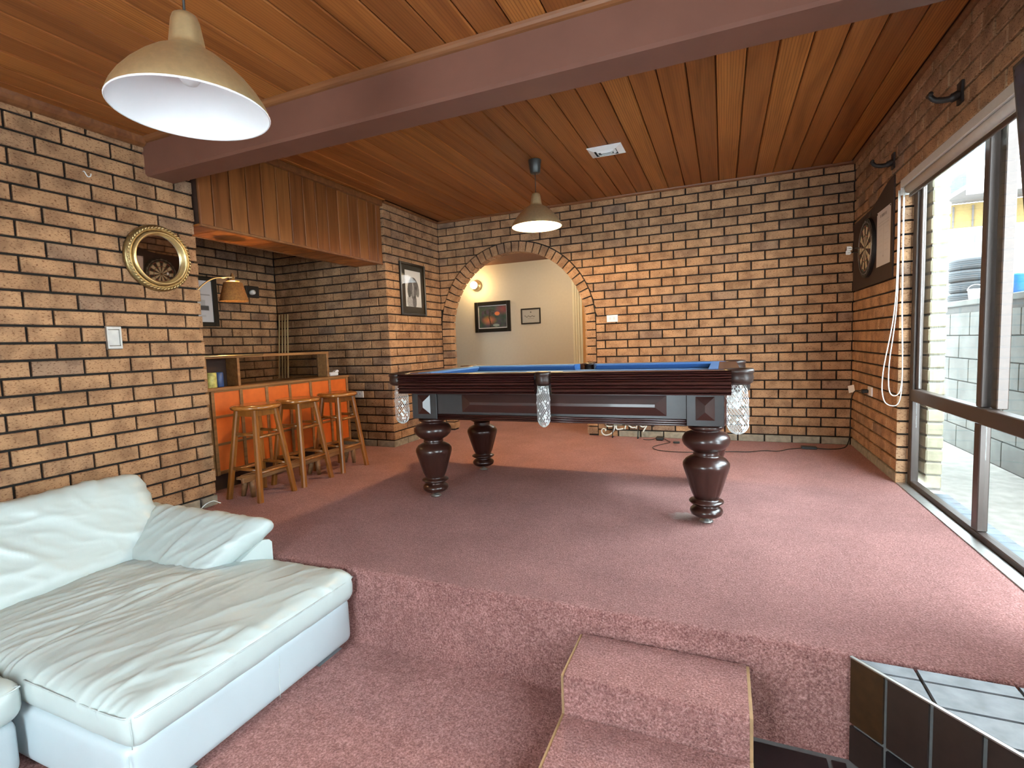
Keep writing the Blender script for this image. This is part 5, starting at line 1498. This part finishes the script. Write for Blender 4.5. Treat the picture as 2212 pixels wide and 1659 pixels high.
frame_ring(vx0 + .082, vx1 - .082, vy0 + .080, vy1 - .080, .012, ZC - .010, ZC - .026, 0).obj('louvre', M['white_p'], ve)
MB().box(vx0 + .003, vx1 - .003, vy0 + .003, vy1 - .003, ZC - .0015, ZC - .0005).obj('backing', M['charcoal'], ve)

# neon sign leaning on the back wall, its adapter and cable
sg_ = thing('neon_sign', 'unlit white tube sign reading JERRY leaning against the back wall', 'sign', (-2.0, -.06, 0))
def L(px_, py_): # local sign plane: metres right of the J, up
    return (-2.20 + px_, -.055 + .02 * (1 - py_), py_ - .03)
def stroke(pts, nm='letter'):
    MB().tube(smoothpath([L(*p_) for p_ in pts], 5), .0075, 8).obj(nm, M['neon_off'], sg_)
stroke([(.045, .205), (.01, .20), (.0, .165), (.025, .14), (.075, .145), (.10, .175), (.115, .23), (.105, .17), (.085, .10), (.05, .06), (.0, .045), (-.035, .06), (-.045, .09), (-.025, .115), (.0, .105), (-.005, .09)])
for seg_ in ([(.185, .205), (.125, .195), (.115, .115), (.185, .12)], [(.12, .157), (.175, .16)],
             [(.20, .115), (.225, .205)], [(.225, .205), (.275, .205), (.278, .175), (.225, .16)], [(.235, .16), (.275, .135), (.31, .14)],
             [(.315, .125), (.335, .21)], [(.335, .21), (.385, .21), (.388, .18), (.335, .168)], [(.345, .168), (.38, .145), (.41, .155)],
             [(.40, .235), (.425, .185)], [(.47, .24), (.385, .095)]):
    stroke(seg_)
for px_ in (.08, .34):
    MB().tube([(-2.20 + px_, -.10, .004), (-2.20 + px_, -.045, .12)], .005, 8).obj('stand_leg', M['black'], sg_)
    MB().tube([(-2.20 + px_, -.10, .004), (-2.20 + px_, -.02, .006)], .005, 8).obj('stand_foot', M['black'], sg_)
MB().tube([(-2.21, -.042, .125), (-1.71, -.042, .135)], .005, 8).obj('backing_bar', M['black'], sg_)
MB().tube([(-1.73, -.05, .135), (-1.70, -.05, .135)], .010, 10).obj('bar_cap', M['charcoal'], sg_)
ad = thing('power_adapter', 'black inline adapter and lead on the carpet behind the pool table', 'adapter', (-1.64, -.14, 0))
MB().cbox(-1.675, -1.60, -.165, -.11, .002, .040, .010).obj('adapter_body', M['black'], ad)
MB().tube(smoothpath([(-1.80, -.125, .004), (-1.76, -.15, .005), (-1.72, -.15, .008), (-1.675, -.14, .02)], 6), .0035, 8).obj('lead', M['black'], ad)
cab = thing('power_cable', 'thin dark cable running along the carpet to the right corner', 'cable', (-1.0, -.3, 0))
MB().tube(smoothpath([(-1.598, -.14, .02), (-1.56, -.17, .008), (-1.53, -.25, .008), (-1.60, -.36, .006), (-1.66, -.50, .006), (-1.60, -.62, .006), (-1.45, -.66, .006), (-1.2, -.62, .006), (-1.0, -.545, .006), (-.85, -.52, .006), (-.72, -.44, .006), (-.62, -.44, .006), (-.52, -.33, .006), (-.42, -.27, .007)], 6), .0035, 8).obj('lead', M['iron'], cab)
MB().cbox(-1.50, -1.44, -.265, -.235, .002, .020, .004).obj('plug', M['black'], cab)
o = MB().cbox(-.42, -.30, -.285, -.225, .002, .024, .005).obj('power_box', M['black']); tag(o, 'flat black power box on the carpet in the right corner', 'adapter')

# black screen at the top right corner
tv = thing('tilted_screen', 'black flat screen tilted forward at the upper right edge before the window', 'television', (-.07, -3.40, 1.35))
Rt = Matrix.Translation(Vector((-.098, -3.40, 1.64))) @ Matrix.Rotation(radians(-5.3), 4, 'Y')
MB().cbox(0.0, .045, -.50, .50, -.30, .27, .004).xform(Rt).obj('casing', M['black'], tv)
MB().box(-.0015, -.0005, -.485, .485, -.285, .255).xform(Rt).obj('screen', M['dglass2'], tv)
MB().cbox(.046, .085, -.16, -.06, -.05, .05, .004).xform(Rt).obj('mount', M['iron'], tv)
